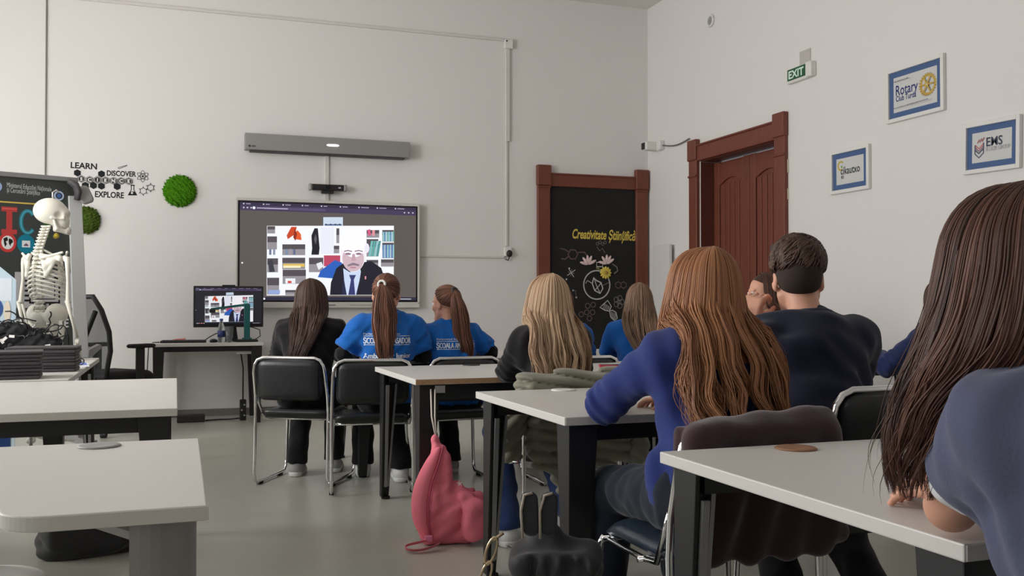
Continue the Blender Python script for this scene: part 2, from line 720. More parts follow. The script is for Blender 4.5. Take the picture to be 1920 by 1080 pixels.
# left wall with windows
b = MB()
y = ROOM_Y0
for wy, ww in WINDOWS:
    b.box((ROOM_X0 - T / 2, (y + wy - ww / 2) / 2, ROOM_Z / 2), (T, wy - ww / 2 - y, ROOM_Z))
    b.box((ROOM_X0 - T / 2, wy, WIN_Z0 / 2), (T, ww, WIN_Z0))
    b.box((ROOM_X0 - T / 2, wy, (WIN_Z1 + ROOM_Z) / 2), (T, ww, ROOM_Z - WIN_Z1))
    y = wy + ww / 2
b.box((ROOM_X0 - T / 2, (y + ROOM_Y1) / 2, ROOM_Z / 2), (T, ROOM_Y1 - y, ROOM_Z))
struct(obj('wall_left', b, M['wall']), 'white window wall on the left', 'wall')
for k, (wy, ww) in enumerate(WINDOWS):
    w_ = thing('window_%d' % (k + 1), 'tall white framed window in the left wall', 'window', (ROOM_X0 - 0.12, wy, WIN_Z0))
    w_['kind'] = 'structure'
    h = WIN_Z1 - WIN_Z0
    b = MB()
    for s_ in (-1, 1):
        b.box((0, s_ * (ww / 2 - 0.035), h / 2), (0.08, 0.07, h))
    for z in (0.035, h * 0.68, h - 0.035):
        b.box((0, 0, z), (0.08, ww - 0.14, 0.07))
    b.box((0, 0, h * 0.34), (0.06, 0.06, h * 0.66))
    obj('window_frame', b, M['white_plastic'], w_)
    obj('window_sill', MB().box((0.17, 0, -0.02), (0.24, ww + 0.1, 0.035)), M['white_plastic'], w_)
b = MB().box(((-2.95 + 3.75) / 2, ROOM_Y1 - 0.01, 0.035), (3.75 + 2.95, 0.02, 0.07))
struct(obj('baseboard_back', b, M['base']), 'dark grey baseboard under the display wall', 'baseboard')
b = MB().box((ROOM_X1 - 0.01, (ROOM_Y0 + 7.15) / 2, 0.035), (0.02, 7.15 - ROOM_Y0, 0.07))
struct(obj('baseboard_right', b, M['base']), 'dark grey baseboard under the framed logos', 'baseboard')

R90 = radians(-90)          # things on the right wall: local x runs towards the camera side, local -y faces the room


def R_at(y, z):
    return (ROOM_X1, y, z)


def B_at(x, z):
    return (x, ROOM_Y1, z)


# ---- door in the right wall: architrave, two panelled leaves
d = thing('door_1', 'red-brown double door with raised architrave in the side wall', 'door', R_at(8.05, 0), R90)
d['kind'] = 'structure'
b = MB()
for s_, x in ((-1, -0.765), (1, 0.765)):
    b.box((x, -0.022, 1.36), (0.16, 0.045, 2.72))
    b.box((x, -0.03, 2.735), (0.175, 0.06, 0.22))
    b.box((x, -0.032, 2.46), (0.17, 0.05, 0.025))
b.box((0, -0.02, 2.69), (1.40, 0.04, 0.16))
b.box((0, -0.03, 2.775), (1.40, 0.05, 0.022))
obj('architrave', b, M['wood'], d, bevel=0.012, seg=3)
b = MB()
for s_ in (-1, 1):
    b.box((s_ * 0.664, 0.125, 1.3), (0.012, 0.25, 2.6))
b.box((0, 0.125, 2.609), (1.34, 0.25, 0.012))
obj('jamb_lining', b, M['wood_dark'], d)
b = MB().box((0.83, -0.005, 2.2), (0.02, 0.01, 0.5)).box((0.845, -0.006, 2.35), (0.02, 0.012, 0.12)).box((0.84, -0.006, 2.1), (0.025, 0.012, 0.1))
obj('plaster_patch', b, mat('bare_plaster', (205, 196, 180), 0.95, bump=0.3), d)
for s_ in (-1, 1):
    x = s_ * 0.329
    b = MB().box((x, 0.19, 1.3), (0.652, 0.035, 2.58))
    # stiles, rails with an arched top panel, boards
    for e in (-1, 1):
        b.box((x + e * 0.275, 0.165, 1.3), (0.10, 0.03, 2.58))
    b.box((x, 0.165, 0.12), (0.45, 0.03, 0.22))
    b.box((x, 0.165, 1.05), (0.45, 0.03, 0.14))
    arch = [(x - 0.225, 2.58), (x + 0.225, 2.58), (x + 0.225, 2.34)] + [(x + 0.225 - 0.45 * i / 12, 2.34 + 0.07 * sin(pi * i / 12)) for i in range(1, 12)] + [(x - 0.225, 2.34)]
    b.prism(arch[::-1], 0.15, 0.18)
    for i in range(5):
        for z0, z1 in ((0.24, 0.97), (1.13, 2.36)):
            b.box((x - 0.18 + 0.09 * i, 0.171, (z0 + z1) / 2), (0.078, 0.016, z1 - z0))
    lf = obj('door_leaf', b, M['wood'], d, bevel=0.006)
b = MB().cyl((0.02, 0.15, 1.08), (0.02, 0.09, 1.08), 0.012).tube([(0.02, 0.095, 1.08), (0.08, 0.09, 1.08), (0.13, 0.095, 1.075)], 0.01).box((0.02, 0.148, 1.05), (0.04, 0.008, 0.2))
obj('door_handle', b, mat('brass', (160, 130, 80), 0.3, metal=0.9), d, smooth=True)

# ---- former doorway turned chalkboard on the back wall
c = thing('chalkboard_door', 'tall chalkboard in a red-brown door frame with yellow chalk heading', 'chalkboard', B_at(4.48, 0))
b = MB()
for x in (-0.61, 0.61):
    b.box((x, -0.025, 1.3), (0.15, 0.05, 2.6))
    b.box((x, -0.034, 2.55), (0.165, 0.068, 0.23))
    b.box((x, -0.034, 2.42), (0.16, 0.056, 0.025))
b.box((0, -0.022, 2.505), (1.08, 0.044, 0.15))
b.box((0, -0.03, 2.57), (1.08, 0.055, 0.022))
obj('door_frame', b, M['wood'], c, bevel=0.012, seg=3)
b = MB().box((0, -0.008, 1.22), (1.08, 0.016, 2.42))
obj('board', b, M['slate'], c)
WHT, GRY, PNK, YEL, GRN = (200, 200, 196), (120, 118, 116), (112, 92, 92), (222, 196, 92), (120, 134, 78)
a = Art(-0.017)
# heading, brush lettering
a.text(YEL, 'Creativitate Științifică', -0.265, 1.855, 0.15, fit=0.80, rot=-0.012, shear=0.25, bold=0.0035)
obj_head = a.build('chalk_heading', c)
a = Art(-0.017)
X0, Z0 = -0.53, 0.0


def bx(px, py):
    """chalk drawing coordinates: measured on the board, in metres"""
    return (px - 142) / 472 * 1.07 - 0.535, 2.435 - (py - 172) * 0.00226


def bl(col, w, *pts, **k):
    a.line(col, [bx(*p) for p in pts], w, **k)


def hexa(col, px, py, r, w, rot=0.0):
    bl(col, w, *[(px + r * cos(rot + pi / 3 * i), py + r * sin(rot + pi / 3 * i)) for i in range(6)], closed=True)


hexa(PNK, 268, 510, 26, 0.012)
bl(PNK, 0.012, (294, 500), (330, 498), (345, 515))
bl(PNK, 0.012, (245, 520), (225, 535), (205, 532))
bl(PNK, 0.012, (245, 498), (222, 485), (198, 482))
for i in range(8):
    an = pi / 4 * i + 0.2
    bl(WHT if i % 2 else GRY, 0.008, (258, 602), (258 + (26 if i % 2 else 17) * cos(an), 602 + (26 if i % 2 else 17) * sin(an)))
for p in ((232, 635), (247, 580), (285, 725), (268, 690)):
    a.disc(WHT, *bx(*p), 0.010)
bl(GRY, 0.006, (285, 725), (280, 690), (262, 688))
p = bx(397, 662)
a.ring((188, 188, 184), p[0], p[1], 0.163, 0.015)
bl(WHT, 0.014, (380, 625), (372, 655), (385, 690), (415, 705), (430, 680), (420, 650), (395, 640), closed=True)
bl(WHT, 0.009, (380, 625), (395, 665), (415, 705))
bl(WHT, 0.009, (385, 690), (410, 665), (420, 650))
bl(WHT, 0.008, (372, 655), (345, 640), (335, 655))
bl(GRY, 0.008, (430, 665), (462, 650))
bl((205, 205, 200), 0.011, (395, 548), (430, 548), (428, 570), (396, 570), closed=True)
bl(GRN, 0.011, (400, 580), (425, 590), (440, 575))
bl(GRN, 0.02, (392, 575), (410, 580))
# glass and hexagon sketches
hexa(PNK, 515, 662, 17, 0.010, 0.5)
hexa(PNK, 545, 662, 17, 0.010, 0.5)
for i in range(5):
    an = 2 * pi * i / 5
    a.ring(GRY, *bx(518 + 17 * cos(an), 748 + 20 * sin(an)), 0.03, 0.008)
a.ring(GRY, *bx(518, 748), 0.025, 0.007)
for px, py in ((340, 800), (372, 800), (355, 830), (310, 810), (345, 768), (375, 762)):
    a.ring(PNK, *bx(px, py), 0.028, 0.010)
bl((190, 190, 188), 0.012, (455, 740), (425, 765), (412, 775), (440, 790), (465, 795), (475, 770), closed=True)
for k in range(5):
    bl(WHT, 0.006, (440 + 6 * k, 757 + 3 * k), (428 + 9 * k, 782 + 3 * k))
bl((190, 190, 188), 0.012, (465, 795), (480, 790), (500, 800), (508, 830), (492, 842), (472, 825), closed=True)
for k in range(4):
    bl(WHT, 0.006, (474 + 8 * k, 797 + 3 * k), (480 + 6 * k, 832 + 2 * k))
bl(GRY, 0.009, (395, 470), (410, 490), (425, 478), (440, 500))
bl(GRY, 0.014, (480, 555), (505, 570), (510, 590), (490, 605))
for k in range(4):
    a.ring(GRY, *bx(398 + 14 * k, 455 - 8 * (k % 2)), 0.016, 0.006)
a.build('chalk_drawing', c)


def petals(px, py, dirs, L, w, col):
    bb = MB()
    x, z = bx(px, py)
    for an in dirs:
        R_ = Matrix.Rotation(-an, 3, 'Y')
        p_ = R_ @ Vector((L / 2, 0, 0))
        bb.ball((x + p_.x, -0.032, z + p_.z), (L / 2, 0.012, w / 2), 10, 7, R_)
    return bb


for nm, (px, py), dirs in (('lily', (350, 560), (0.5, 1.2, 1.7, 2.3, 2.9)), ('lily', (452, 556), (0.6, 1.1, 1.6, 2.2, 2.9))):
    tag(obj(nm, petals(px, py, dirs, 0.11, 0.035, None), mat('petal_pink', (226, 200, 198), 0.6), smooth=True, loc=B_at(4.48, 0)),
        'pale pink paper lily on the %s of the chalk flask neck' % ('left' if px < 400 else 'right'), 'flower')
g = petals(445, 600, [2 * pi * i / 12 for i in range(12)], 0.075, 0.034, None)
x, z = bx(445, 600)
fl = tag(obj('gerbera', g, mat('petal_yellow', (216, 196, 84), 0.6), smooth=True, loc=B_at(4.48, 0)), 'yellow paper flower on the rim of the drawn flask', 'flower')
obj('flower_centre', MB().ball((x, -0.045, z), (0.022, 0.012, 0.022), 10, 7), mat('flower_centre', (170, 140, 60), 0.8), fl, smooth=True)

# ---- cable ducts, junction box, sensor on the back wall
duct = mat('duct_white', (214, 209, 205), 0.6)


def conduit(name, pts, w, label, dpt=0.022):
    bb = MB()
    for p, q in zip(pts, pts[1:]):
        bb.box(((p[0] + q[0]) / 2, ROOM_Y1 - dpt / 2, (p[1] + q[1]) / 2), (abs(p[0] - q[0]) + w, dpt, abs(p[1] - q[1]) + w))
    return tag(obj(name, bb, duct, bevel=0.003), label, 'cable duct')


conduit('cable_duct', [(-2.9, 4.03), (3.39, 4.03)], 0.028, 'long white cable duct running high across the display wall')
conduit('cable_duct', [(3.448, 2.93), (3.448, 3.92)], 0.045, 'thick vertical white duct below the junction box', 0.03)
conduit('cable_duct', [(3.44, 1.76), (3.44, 2.9)], 0.022, 'thin vertical white duct above the round sensor', 0.018)
conduit('cable_duct', [(2.46, 1.625), (3.40, 1.625)], 0.022, 'white duct from the display to the round sensor', 0.018)
conduit('cable_duct', [(1.468, 2.36), (1.468, 2.64)], 0.04, 'short white duct between sound bar and camera bar', 0.02)
conduit('cable_duct', [(1.468, 2.19), (1.468, 2.26)], 0.04, 'stub of white duct between camera bar and display', 0.02)
tag(obj('wall_cable', MB().cyl((-1.168, ROOM_Y1 - 0.008, 0.5), (-1.168, ROOM_Y1 - 0.008, 4.5), 0.0065, n=8), mat('wall_cable_grey', (142, 137, 134), 0.6), smooth=True),
    'thin grey cable dropping straight down the wall behind the poster board', 'cable')
j = thing('junction_box', 'small white junction box at the end of the high duct', 'box', B_at(3.455, 3.985))
obj('box_body', MB().box((0, -0.025, 0), (0.095, 0.05, 0.1)), M['white_plastic'], j, bevel=0.008)
obj('cover_screw', MB().cyl((-0.028, -0.049, 0.028), (-0.028, -0.054, 0.028), 0.01, n=10), M['dark_grey'], j)
j = thing('motion_sensor', 'small white and black round sensor at the duct corner', 'sensor', B_at(3.45, 1.675))
obj('housing', MB().box((0, -0.02, 0.01), (0.09, 0.04, 0.1)), M['white_plastic'], j, bevel=0.012)
obj('lens_dome', MB().ball((0.01, -0.045, -0.01), (0.035, 0.03, 0.04)), M['plastic'], j, smooth=True)
obj('lead', MB().tube([(0.02, -0.03, -0.04), (0.0, -0.03, -0.085), (-0.03, -0.02, -0.07)], 0.006), M['plastic'], j)

# ---- sound bar
s_ = thing('sound_bar', 'long grey fabric sound bar with a lit white pill above the display', 'speaker', B_at(1.48, 2.735))
b = MB().box((0, -0.075, 0), (1.68, 0.11, 0.165))
obj('speaker_body', b, mat('speaker_mesh', (150, 149, 147), 0.55, metal=0.3, bump=0.25, bscale=500), s_, bevel=0.006)
obj('bracket', MB().box((0, -0.05, -0.085), (1.58, 0.1, 0.02)).box((0, -0.01, 0), (1.2, 0.02, 0.12)), M['dark_grey'], s_)
b = MB().prism([(0.035 * cos(t) + (0.03 if cos(t) > 0 else -0.03) + 0.03, 0.0125 * sin(t) + 0.002) for t in [2 * pi * i / 24 for i in range(24)]], -0.1335, -0.1295)
obj('status_light', b, emis((255, 255, 255), 1.3), s_)
a = Art(-0.1306)
a.disc((60, 60, 62), -0.795, -0.048, 0.012)
a.rect((90, 90, 92), -0.776, -0.056, -0.735, -0.041)
a.build('maker_mark', s_)

# ---- camera bar
s_ = thing('camera_bar', 'black conference camera bar with silver ends on top of the display', 'camera', B_at(1.468, 2.308))
obj('camera_body', MB().box((0, -0.07, 0), (0.33, 0.06, 0.062)), M['plastic'], s_, bevel=0.012, seg=3)
for e in (-1, 1):
    obj('end_cap', MB().box((e * 0.178, -0.07, 0.0), (0.035, 0.062, 0.072)), M['silver'], s_, bevel=0.014, seg=3)
obj('lens_dome', MB().cyl((0, -0.095, 0.005), (0, -0.112, 0.005), 0.024, 0.02), mat('lens_black', (8, 8, 10), 0.1), s_, smooth=False)
obj('clamp', MB().box((0, -0.05, -0.045), (0.12, 0.07, 0.03)).box((0, -0.02, -0.03), (0.05, 0.04, 0.05)), M['plastic'], s_)
a = Art(-0.1003)
a.rect((190, 190, 190), 0.105, -0.008, 0.13, 0.006)
a.build('maker_mark', s_)


# ---- picture shown on the large display and repeated on the small monitor
def video(parent, w, h, y, k=1.0, dim=(92, 85, 81), low=(42, 40, 60)):
    """browser window with a video call; w x h is the lit panel"""
    def S(zx, zy):
        u = (zx - 66) / (1015 - 66.0)
        top = 432 + 0.036 * (zx - 66)
        v = (zy - top) / (976 + 0.004 * (zx - 66) - top)
        return (u - 0.5) * w, (0.5 - v) * h
    A = Art(y, mk=lambda c: emis(c, k), step=0.0003)
    A.rect(dim, -w / 2, -h / 2, w / 2, h / 2)

    def P(col, *pts):
        A.poly(col, [S(*p) for p in pts])

    def Q(col, x0, y0, x1, y1):
        P(col, (x0, y1), (x1, y1), (x1, y0), (x0, y0))
    A.rect((66, 56, 88), -w / 2, h / 2 - 0.085 * h, w / 2, h / 2)
    A.rect((48, 40, 66), -w / 2, h / 2 - 0.034 * h, w / 2, h / 2)
    A.rect((86, 76, 110), -0.37 * w, h / 2 - 0.07 * h, -0.03 * w, h / 2 - 0.047 * h)
    r = random.Random(4)
    for i in range(9):
        x = -0.48 * w + 0.107 * w * i
        A.disc((215, 215, 225), x, h / 2 - 0.018 * h, 0.004 * w)
        A.rect((170, 165, 185), x + 0.012 * w, h / 2 - 0.022 * h, x + (0.03 + 0.03 * r.random()) * w, h / 2 - 0.014 * h)
    for i in range(3):
        A.disc((220, 220, 230), -0.48 * w + 0.02 * w * i, h / 2 - 0.058 * h, 0.004 * w)
        A.disc((220, 220, 230), 0.43 * w + 0.025 * w * i, h / 2 - 0.058 * h, 0.004 * w)
    A.disc((240, 240, 250), -0.425 * w, h / 2 - 0.058 * h, 0.008 * w)
    A.rect((190, 186, 205), -0.41 * w, h / 2 - 0.063 * h, -0.24 * w, h / 2 - 0.054 * h)
    A.rect(low, -w / 2, -h / 2, w / 2, -h / 2 + 0.035 * h)
    for i in range(7):
        A.disc([(230, 230, 235), (190, 200, 235), (220, 150, 140), (230, 60, 50), (220, 220, 225), (210, 60, 50), (235, 235, 240)][i], -0.47 * w + 0.017 * w * i, -h / 2 + 0.017 * h, 0.006 * w)
    A.rect((200, 200, 205), 0.36 * w, -h / 2 + 0.012 * h, 0.47 * w, -h / 2 + 0.02 * h)
    A.disc((240, 240, 240), -0.487 * w, -0.12 * h, 0.005 * w, 0.009 * h)
    # small preview tile
    Q((205, 220, 236), 500, 518, 606, 574)
    Q((96, 120, 160), 508, 556, 600, 571)
    for x in (515, 540, 565, 588):
        A.disc((60, 60, 80), *S(x, 558), 0.005 * w, 0.008 * h)
    # book case
    WH = (248, 250, 255)
    Q(WH, 204, 566, 888, 950)
    dk, md = (84, 78, 84), (150, 146, 152)
    for q in ((206, 568, 246, 608), (206, 624, 256, 696), (206, 745, 262, 822), (206, 852, 268, 945), (284, 668, 404, 728), (284, 742, 404, 806), (286, 808, 408, 886),
              (424, 742, 500, 822), (570, 580, 586, 662), (556, 676, 586, 718), (735, 590, 805, 632), (735, 640, 800, 736), (735, 755, 800, 790), (822, 590, 886, 654), (822, 660, 886, 746), (815, 752, 886, 792), (300, 920, 365, 948)):
        Q(md, *q)
        x0, y0, x1, y1 = q
        Q(dk, x0, y0, x1, y0 + (y1 - y0) * 0.45)
    P((205, 70, 30), (330, 572), (358, 572), (352, 610), (312, 640), (306, 620))
    P((228, 90, 40), (345, 612), (362, 590), (380, 612), (384, 645), (350, 640))
    P((150, 40, 24), (348, 580), (360, 612), (352, 650), (340, 630))
    P((26, 24, 36), (452, 580), (470, 580), (474, 620), (480, 690), (476, 726), (436, 726), (440, 690), (436, 620))
    P((90, 90, 104), (458, 610), (466, 640), (458, 670), (450, 640))
    Q((236, 238, 250), 484, 574, 556, 722)
    for x0, c_ in ((300, (120, 140, 170)), (320, (160, 150, 160)), (340, (96, 110, 140)), (215, (110, 120, 150)), (235, (140, 150, 170))):
        Q(c_, x0, 694, x0 + 12, 726)
    Q((230, 190, 90), 288, 776, 400, 792)
    Q((250, 240, 200), 288, 786, 380, 798)
    Q((150, 170, 220), 212, 920, 272, 942)
    Q((240, 244, 250), 300, 856, 352, 884)
    Q((210, 70, 70), 312, 870, 332, 882)
    P((236, 238, 240), (462, 775), (490, 765), (500, 790), (474, 810))
    P((60, 60, 70), (210, 760), (230, 750), (246, 820), (216, 822))
    for x0, c_ in ((745, (120, 190, 190)), (760, (90, 170, 165)), (775, (150, 200, 205)), (788, (80, 150, 150))):
        P(c_, (x0, 735), (x0 + 12, 735), (x0 + 26, 650), (x0 + 14, 650))
    for i in range(8):
        Q([(150, 205, 210), (96, 150, 190), (190, 215, 225), (110, 180, 170)][i % 4], 824 + 8 * i, 600, 831 + 8 * i, 652)
        Q([(110, 150, 200), (170, 200, 220), (90, 120, 180), (150, 205, 205)][i % 4], 824 + 8 * i, 672, 831 + 8 * i, 744)
    P((214, 90, 130), (738, 590), (752, 585), (760, 620), (742, 622))
    P((230, 150, 160), (765, 590), (780, 592), (778, 622), (764, 622))
    Q((190, 70, 100), 502, 730, 590, 790)
    # the man in a dark suit
    P((40, 96, 190), (470, 850), (486, 812), (560, 756), (600, 770), (590, 860))
    P((26, 24, 40), (535, 948), (540, 880), (570, 800), (610, 770), (700, 770), (760, 762), (815, 800), (836, 860), (842, 948))
    P((34, 40, 74), (610, 800), (640, 790), (700, 948), (600, 948))
    P((206, 220, 246), (606, 800), (640, 822), (700, 806), (704, 830), (676, 948), (626, 948), (612, 870))
    P((52, 58, 112), (638, 838), (676, 838), (664, 864), (672, 948), (634, 948), (648, 864))
    P((28, 26, 40), (706, 800), (740, 776), (720, 948), (682, 948))
    Q((226, 150, 160), 724, 845, 732, 862)
    px, pz = S(662, 712)
    A.disc((246, 240, 246), px, pz, 0.072 * w, 0.21 * h)
    px, pz = S(660, 748)
    A.disc((212, 184, 194), px, pz, 0.062 * w, 0.135 * h)
    px, pz = S(662, 662)
    A.disc((255, 252, 255), px, pz, 0.074 * w, 0.15 * h)
    px, pz = S(735, 690)
    A.disc((240, 236, 250), px, pz, 0.014 * w, 0.05 * h)
    for x in (632, 690):
        A.disc((150, 122, 134), *S(x, 722), 0.017 * w, 0.012 * h)
        A.line((150, 130, 150), [S(x - 22, 708), S(x, 703), S(x + 22, 709)], 0.012 * h)
    P((198, 164, 176), (656, 722), (668, 722), (676, 760), (650, 762))
    P((140, 122, 136), (628, 782), (660, 770), (694, 780), (690, 790), (660, 784), (632, 792))
    A.disc((190, 130, 150), *S(660, 797), 0.02 * w, 0.008 * h)
    return A.build('screen_picture', parent)


t = thing('interactive_display', 'large wall display with white rim showing a video call', 'display', B_at(1.4985, 1.625))
b = MB()
w, h = 1.885, 1.10
b.box((0, -0.045, 0.535), (w, 0.07, 0.03)).box((0, -0.045, -0.525), (w, 0.07, 0.06))
for e in (-1, 1):
    b.box((e * (w / 2 - 0.012), -0.045, 0.01), (0.024, 0.07, 1.05))
b.box((0, -0.03, 0), (w - 0.1, 0.045, 1.0))
obj('display_frame', b, mat('display_rim', (206, 203, 198), 0.45), t, bevel=0.006)
obj('screen_bezel', MB().box((0, -0.066, 0.012), (1.838, 0.012, 1.022)), mat('screen_black', (12, 12, 16), 0.15), t)
video(t, 1.80, 0.985, -0.0725, 1.0).location = (0, 0, 0.014)
a = Art(-0.0806)
for i in range(6):
    a.disc((60, 60, 60), 0.46 + 0.045 * i, -0.526, 0.009)
for i in range(14):
    a.rect((150, 148, 145), 0.2 + 0.016 * i, -0.532, 0.206 + 0.016 * i, -0.52)
a.rect((120, 118, 116), -0.05, -0.53, 0.05, -0.521)
a.build('button_row', t)

# ---- science lettering on the wall
t = thing('science_wall_sticker', 'black science wall sticker with hexagons, atom and flask', 'wall sticker', B_at(0, 0))
INK = (34, 36, 38)


def sx(px, py):
    """sticker coordinates, metres on the wall"""
    a_, b_ = px * 0.15625 + 100, py * 0.15625 + 290
    return -0.958 + (a_ - 131) * 0.00476, 2.465 - (b_ - 303) * 0.00495 + (a_ - 131) * 0.00017


def hx(px, py, r, fill=True):
    x_, z_ = sx(px, py)
    pts = [(x_ + r * cos(pi / 6 + pi / 3 * i), z_ + r * sin(pi / 6 + pi / 3 * i)) for i in range(6)]
    if fill:
        a.poly(INK, pts)
    else:
        a.line(INK, pts, 0.006, closed=True)
    return x_, z_


def word(nm, body, px, py, px1, size, rot):
    global a
    a = Art(-0.001)
    x_, z_ = sx(px, py)
    a.text(INK, body, x_, z_, size, fit=(px1 - px) * 0.15625 * 0.00476, rot=rot, bold=0.002)
    a.build(nm, t)


word('sticker_word', 'LEARN', 203, 160, 512, 0.08, -0.02)
word('sticker_word', 'DISCOVER', 632, 250, 985, 0.07, 0.0)
word('sticker_word', 'EXPLORE', 492, 518, 838, 0.08, -0.01)
a = Art(-0.001)
for px, py in ((288, 222), (572, 232), (382, 376), (478, 376), (572, 383), (760, 388)):
    hx(px, py, 0.0345)
hexes = [(335, 297), (431, 306), (525, 306), (620, 311), (713, 316), (806, 318), (899, 320)]
for (px, py), ch in zip(hexes, 'SCIENCE'):
    x_, z_ = hx(px, py, 0.036)
    a.ring((230, 228, 224), x_, z_, 0.029, 0.003, n=6, a0=pi / 6, a1=pi / 6 + 2 * pi)
    vs, fs = text2d(ch, 0.043, bold=0.002)
    xs = [v[0] for v in vs]
    a.text((236, 234, 230), ch, x_ - (min(xs) + max(xs)) / 2, z_ - 0.0155, 0.043, bold=0.002)
a.build('hexagon_word', t)
a = Art(-0.001)
x_, z_ = sx(1070, 257)
for i in range(3):
    a.ring(INK, x_, z_, 0.056, 0.005, kz=0.36, rot=pi / 2 + pi / 3 * i, n=40)
a.disc(INK, x_, z_, 0.010)
a.build('atom', t)
a = Art(-0.001)
a.line(INK, [sx(930, 372), sx(930, 430), sx(890, 495), sx(1002, 495), sx(962, 430), sx(962, 372)], 0.007)
a.poly(INK, [sx(915, 450), sx(895, 492), sx(997, 492), sx(975, 450)])
a.disc((225, 222, 218), *sx(940, 468), 0.010)
a.rect(INK, *sx(922, 378), *sx(972, 366))
a.build('flask', t)
a = Art(-0.001)
for px, py in ((1076, 443), (1165, 400)):
    hx(px, py, 0.032, False)
    x_, z_ = sx(px, py)
    for i in range(6):
        an = pi / 6 + pi / 3 * i
        a.line(INK, [(x_ + 0.034 * cos(an), z_ + 0.034 * sin(an)), (x_ + 0.045 * cos(an), z_ + 0.045 * sin(an))], 0.006)
a.line(INK, [sx(1108, 425), sx(1132, 412)], 0.006)
a.build('molecule', t)
a = Art(-0.001)
a.line((110, 108, 106), [sx(768, 152), sx(880, 118)], 0.006)
a.line((110, 108, 106), [sx(768, 152), sx(778, 168), sx(880, 124)], 0.005)
a.line((150, 148, 146), [sx(360, 430), sx(450, 385)], 0.006)
a.build('test_tube', t)


# ---- moss discs
def moss(x, z, r, col, label):
    v = Vol((-r - 0.03, -0.09, -r - 0.03), (r + 0.03, 0.02, r + 0.03), 0.005)
    v.add(rbx((0, -0.03, 0), (r * 0.9, 0.03, r * 0.9), 0.02), 0)
    f = lambda X, Y, Z: np.sqrt((np.sqrt(X * X + Z * Z) / r) ** 2 + ((Y + 0.01) / 0.055) ** 2) * 0.055 - 0.055
    v.a[:] = 1.0
    v.add((f, np3((-r, -0.07, -r)), np3((r, 0.01, r))), 0)
    v.disp(waves(int(r * 1000), 10, 0.012, 0.04, 0.005))
    v.a = np.maximum(v.a, v.lo[1] + v.h * np.arange(v.n[1], dtype=np.float32)[None, :, None] - 0.0)
    m_ = mat('moss_%d' % col[1], col, 0.95, spec=0.1, bump=1.0, bscale=120, var=0.55, vscale=38)
    o = vobj('moss_disc', v, m_, None, relax=0)
    o.location = B_at(x, z)
    return tag(o, label, 'wall decoration')


moss(0.031, 2.222, 0.152, (70, 128, 20), 'bright green round moss disc right of the science sticker')
moss(-0.815, 1.91, 0.128, (72, 92, 34), 'darker olive moss disc half behind the poster board')

# ---- right wall: security camera, exit sign, vent, framed logos, socket, white panel
t = thing('security_camera', 'small white wall camera with black front in the room corner', 'camera', R_at(9.6, 2.905), R90)
obj('camera_body', MB().box((-0.04, -0.1, 0), (0.10, 0.17, 0.1)), M['white_plastic'], t, bevel=0.02, seg=3)
obj('wall_mount', MB().cyl((0.03, 0, 0.0), (0.03, -0.05, 0.0), 0.06).box((0.06, -0.03, 0), (0.08, 0.05, 0.1)), M['white_plastic'], t, bevel=0.004)
obj('lens_hood', MB().box((-0.055, -0.186, 0), (0.07, 0.02, 0.075)).box((-0.092, -0.15, 0), (0.012, 0.07, 0.075)), M['plastic'], t, bevel=0.008)
cb = MB().tube([(5.17, 9.50 - 0.58 * u, 2.90 - 0.035 * sin(pi * u) - 0.02 * u) for u in [i / 10 for i in range(11)]], 0.008)
tag(obj('camera_cable', cb, mat('grey_cable', (110, 106, 104), 0.6), smooth=True), 'thin grey cable from the corner camera to the door top', 'cable')
t = thing('exit_sign', 'green lit-letter exit sign in a white holder above the door', 'sign', R_at(6.985, 3.14), R90)
obj('sign_holder', MB().box((0.0, -0.02, 0), (0.37, 0.04, 0.13)).box((0.145, -0.045, 0.0), (0.08, 0.03, 0.13)), M['white_plastic'], t, bevel=0.01)
obj('sign_plate', MB().box((-0.04, -0.043, 0.008), (0.25, 0.008, 0.1)), mat('exit_green', (20, 86, 52), 0.4), t, bevel=0.002)
a = Art(-0.0472)
a.text((214, 236, 220), 'EXIT', -0.15, -0.026, 0.095, fit=0.215, bold=0.003)
a.build('sign_lettering', t)
tag(obj('paper_card', MB().box((0, -0.004, 0), (0.15, 0.006, 0.16)), mat('grey_card', (190, 184, 178), 0.8), loc=R_at(6.95, 3.255), rz=R90), 'grey square card stuck above the exit sign', 'card')
t = thing('vent_cover', 'small round white vent high on the side wall', 'vent', R_at(8.5, 4.03), R90)
obj('vent_ring', MB().tube([(0.055 * cos(2 * pi * i / 24), -0.012, 0.055 * sin(2 * pi * i / 24)) for i in range(24)], 0.012, closed=True), M['white_plastic'], t, smooth=True)
obj('vent_plate', MB().cyl((0, 0, 0), (0, -0.012, 0), 0.05, n=24), M['grey_plastic'], t)


def framed(name_lab, y, z, w, h, tilt, art):
    t = thing('picture_frame', name_lab, 'picture frame', R_at(y, z), R90)
    t.rotation_euler = (0, tilt, R90)
    b = MB()
    fw = 0.03
    for e in (-1, 1):
        b.box((e * (w / 2 - fw / 2), -0.016, 0), (fw, 0.03, h))
        b.box((0, -0.016, e * (h / 2 - fw / 2)), (w - 2 * fw, 0.03, fw))
    obj('frame', b, M['white_plastic'], t, bevel=0.004)
    obj('mount_board', MB().box((0, -0.008, 0), (w - 2 * fw, 0.012, h - 2 * fw)), mat('mount_blue', (70, 96, 140), 0.7), t)
    A = Art(-0.0145)
    iw, ih = w - 2 * fw - 0.085, h - 2 * fw - 0.085
    A.rect((206, 206, 204), -iw / 2, -ih / 2, iw / 2, ih / 2)
    art(A, iw, ih)
    A.build('print', t)


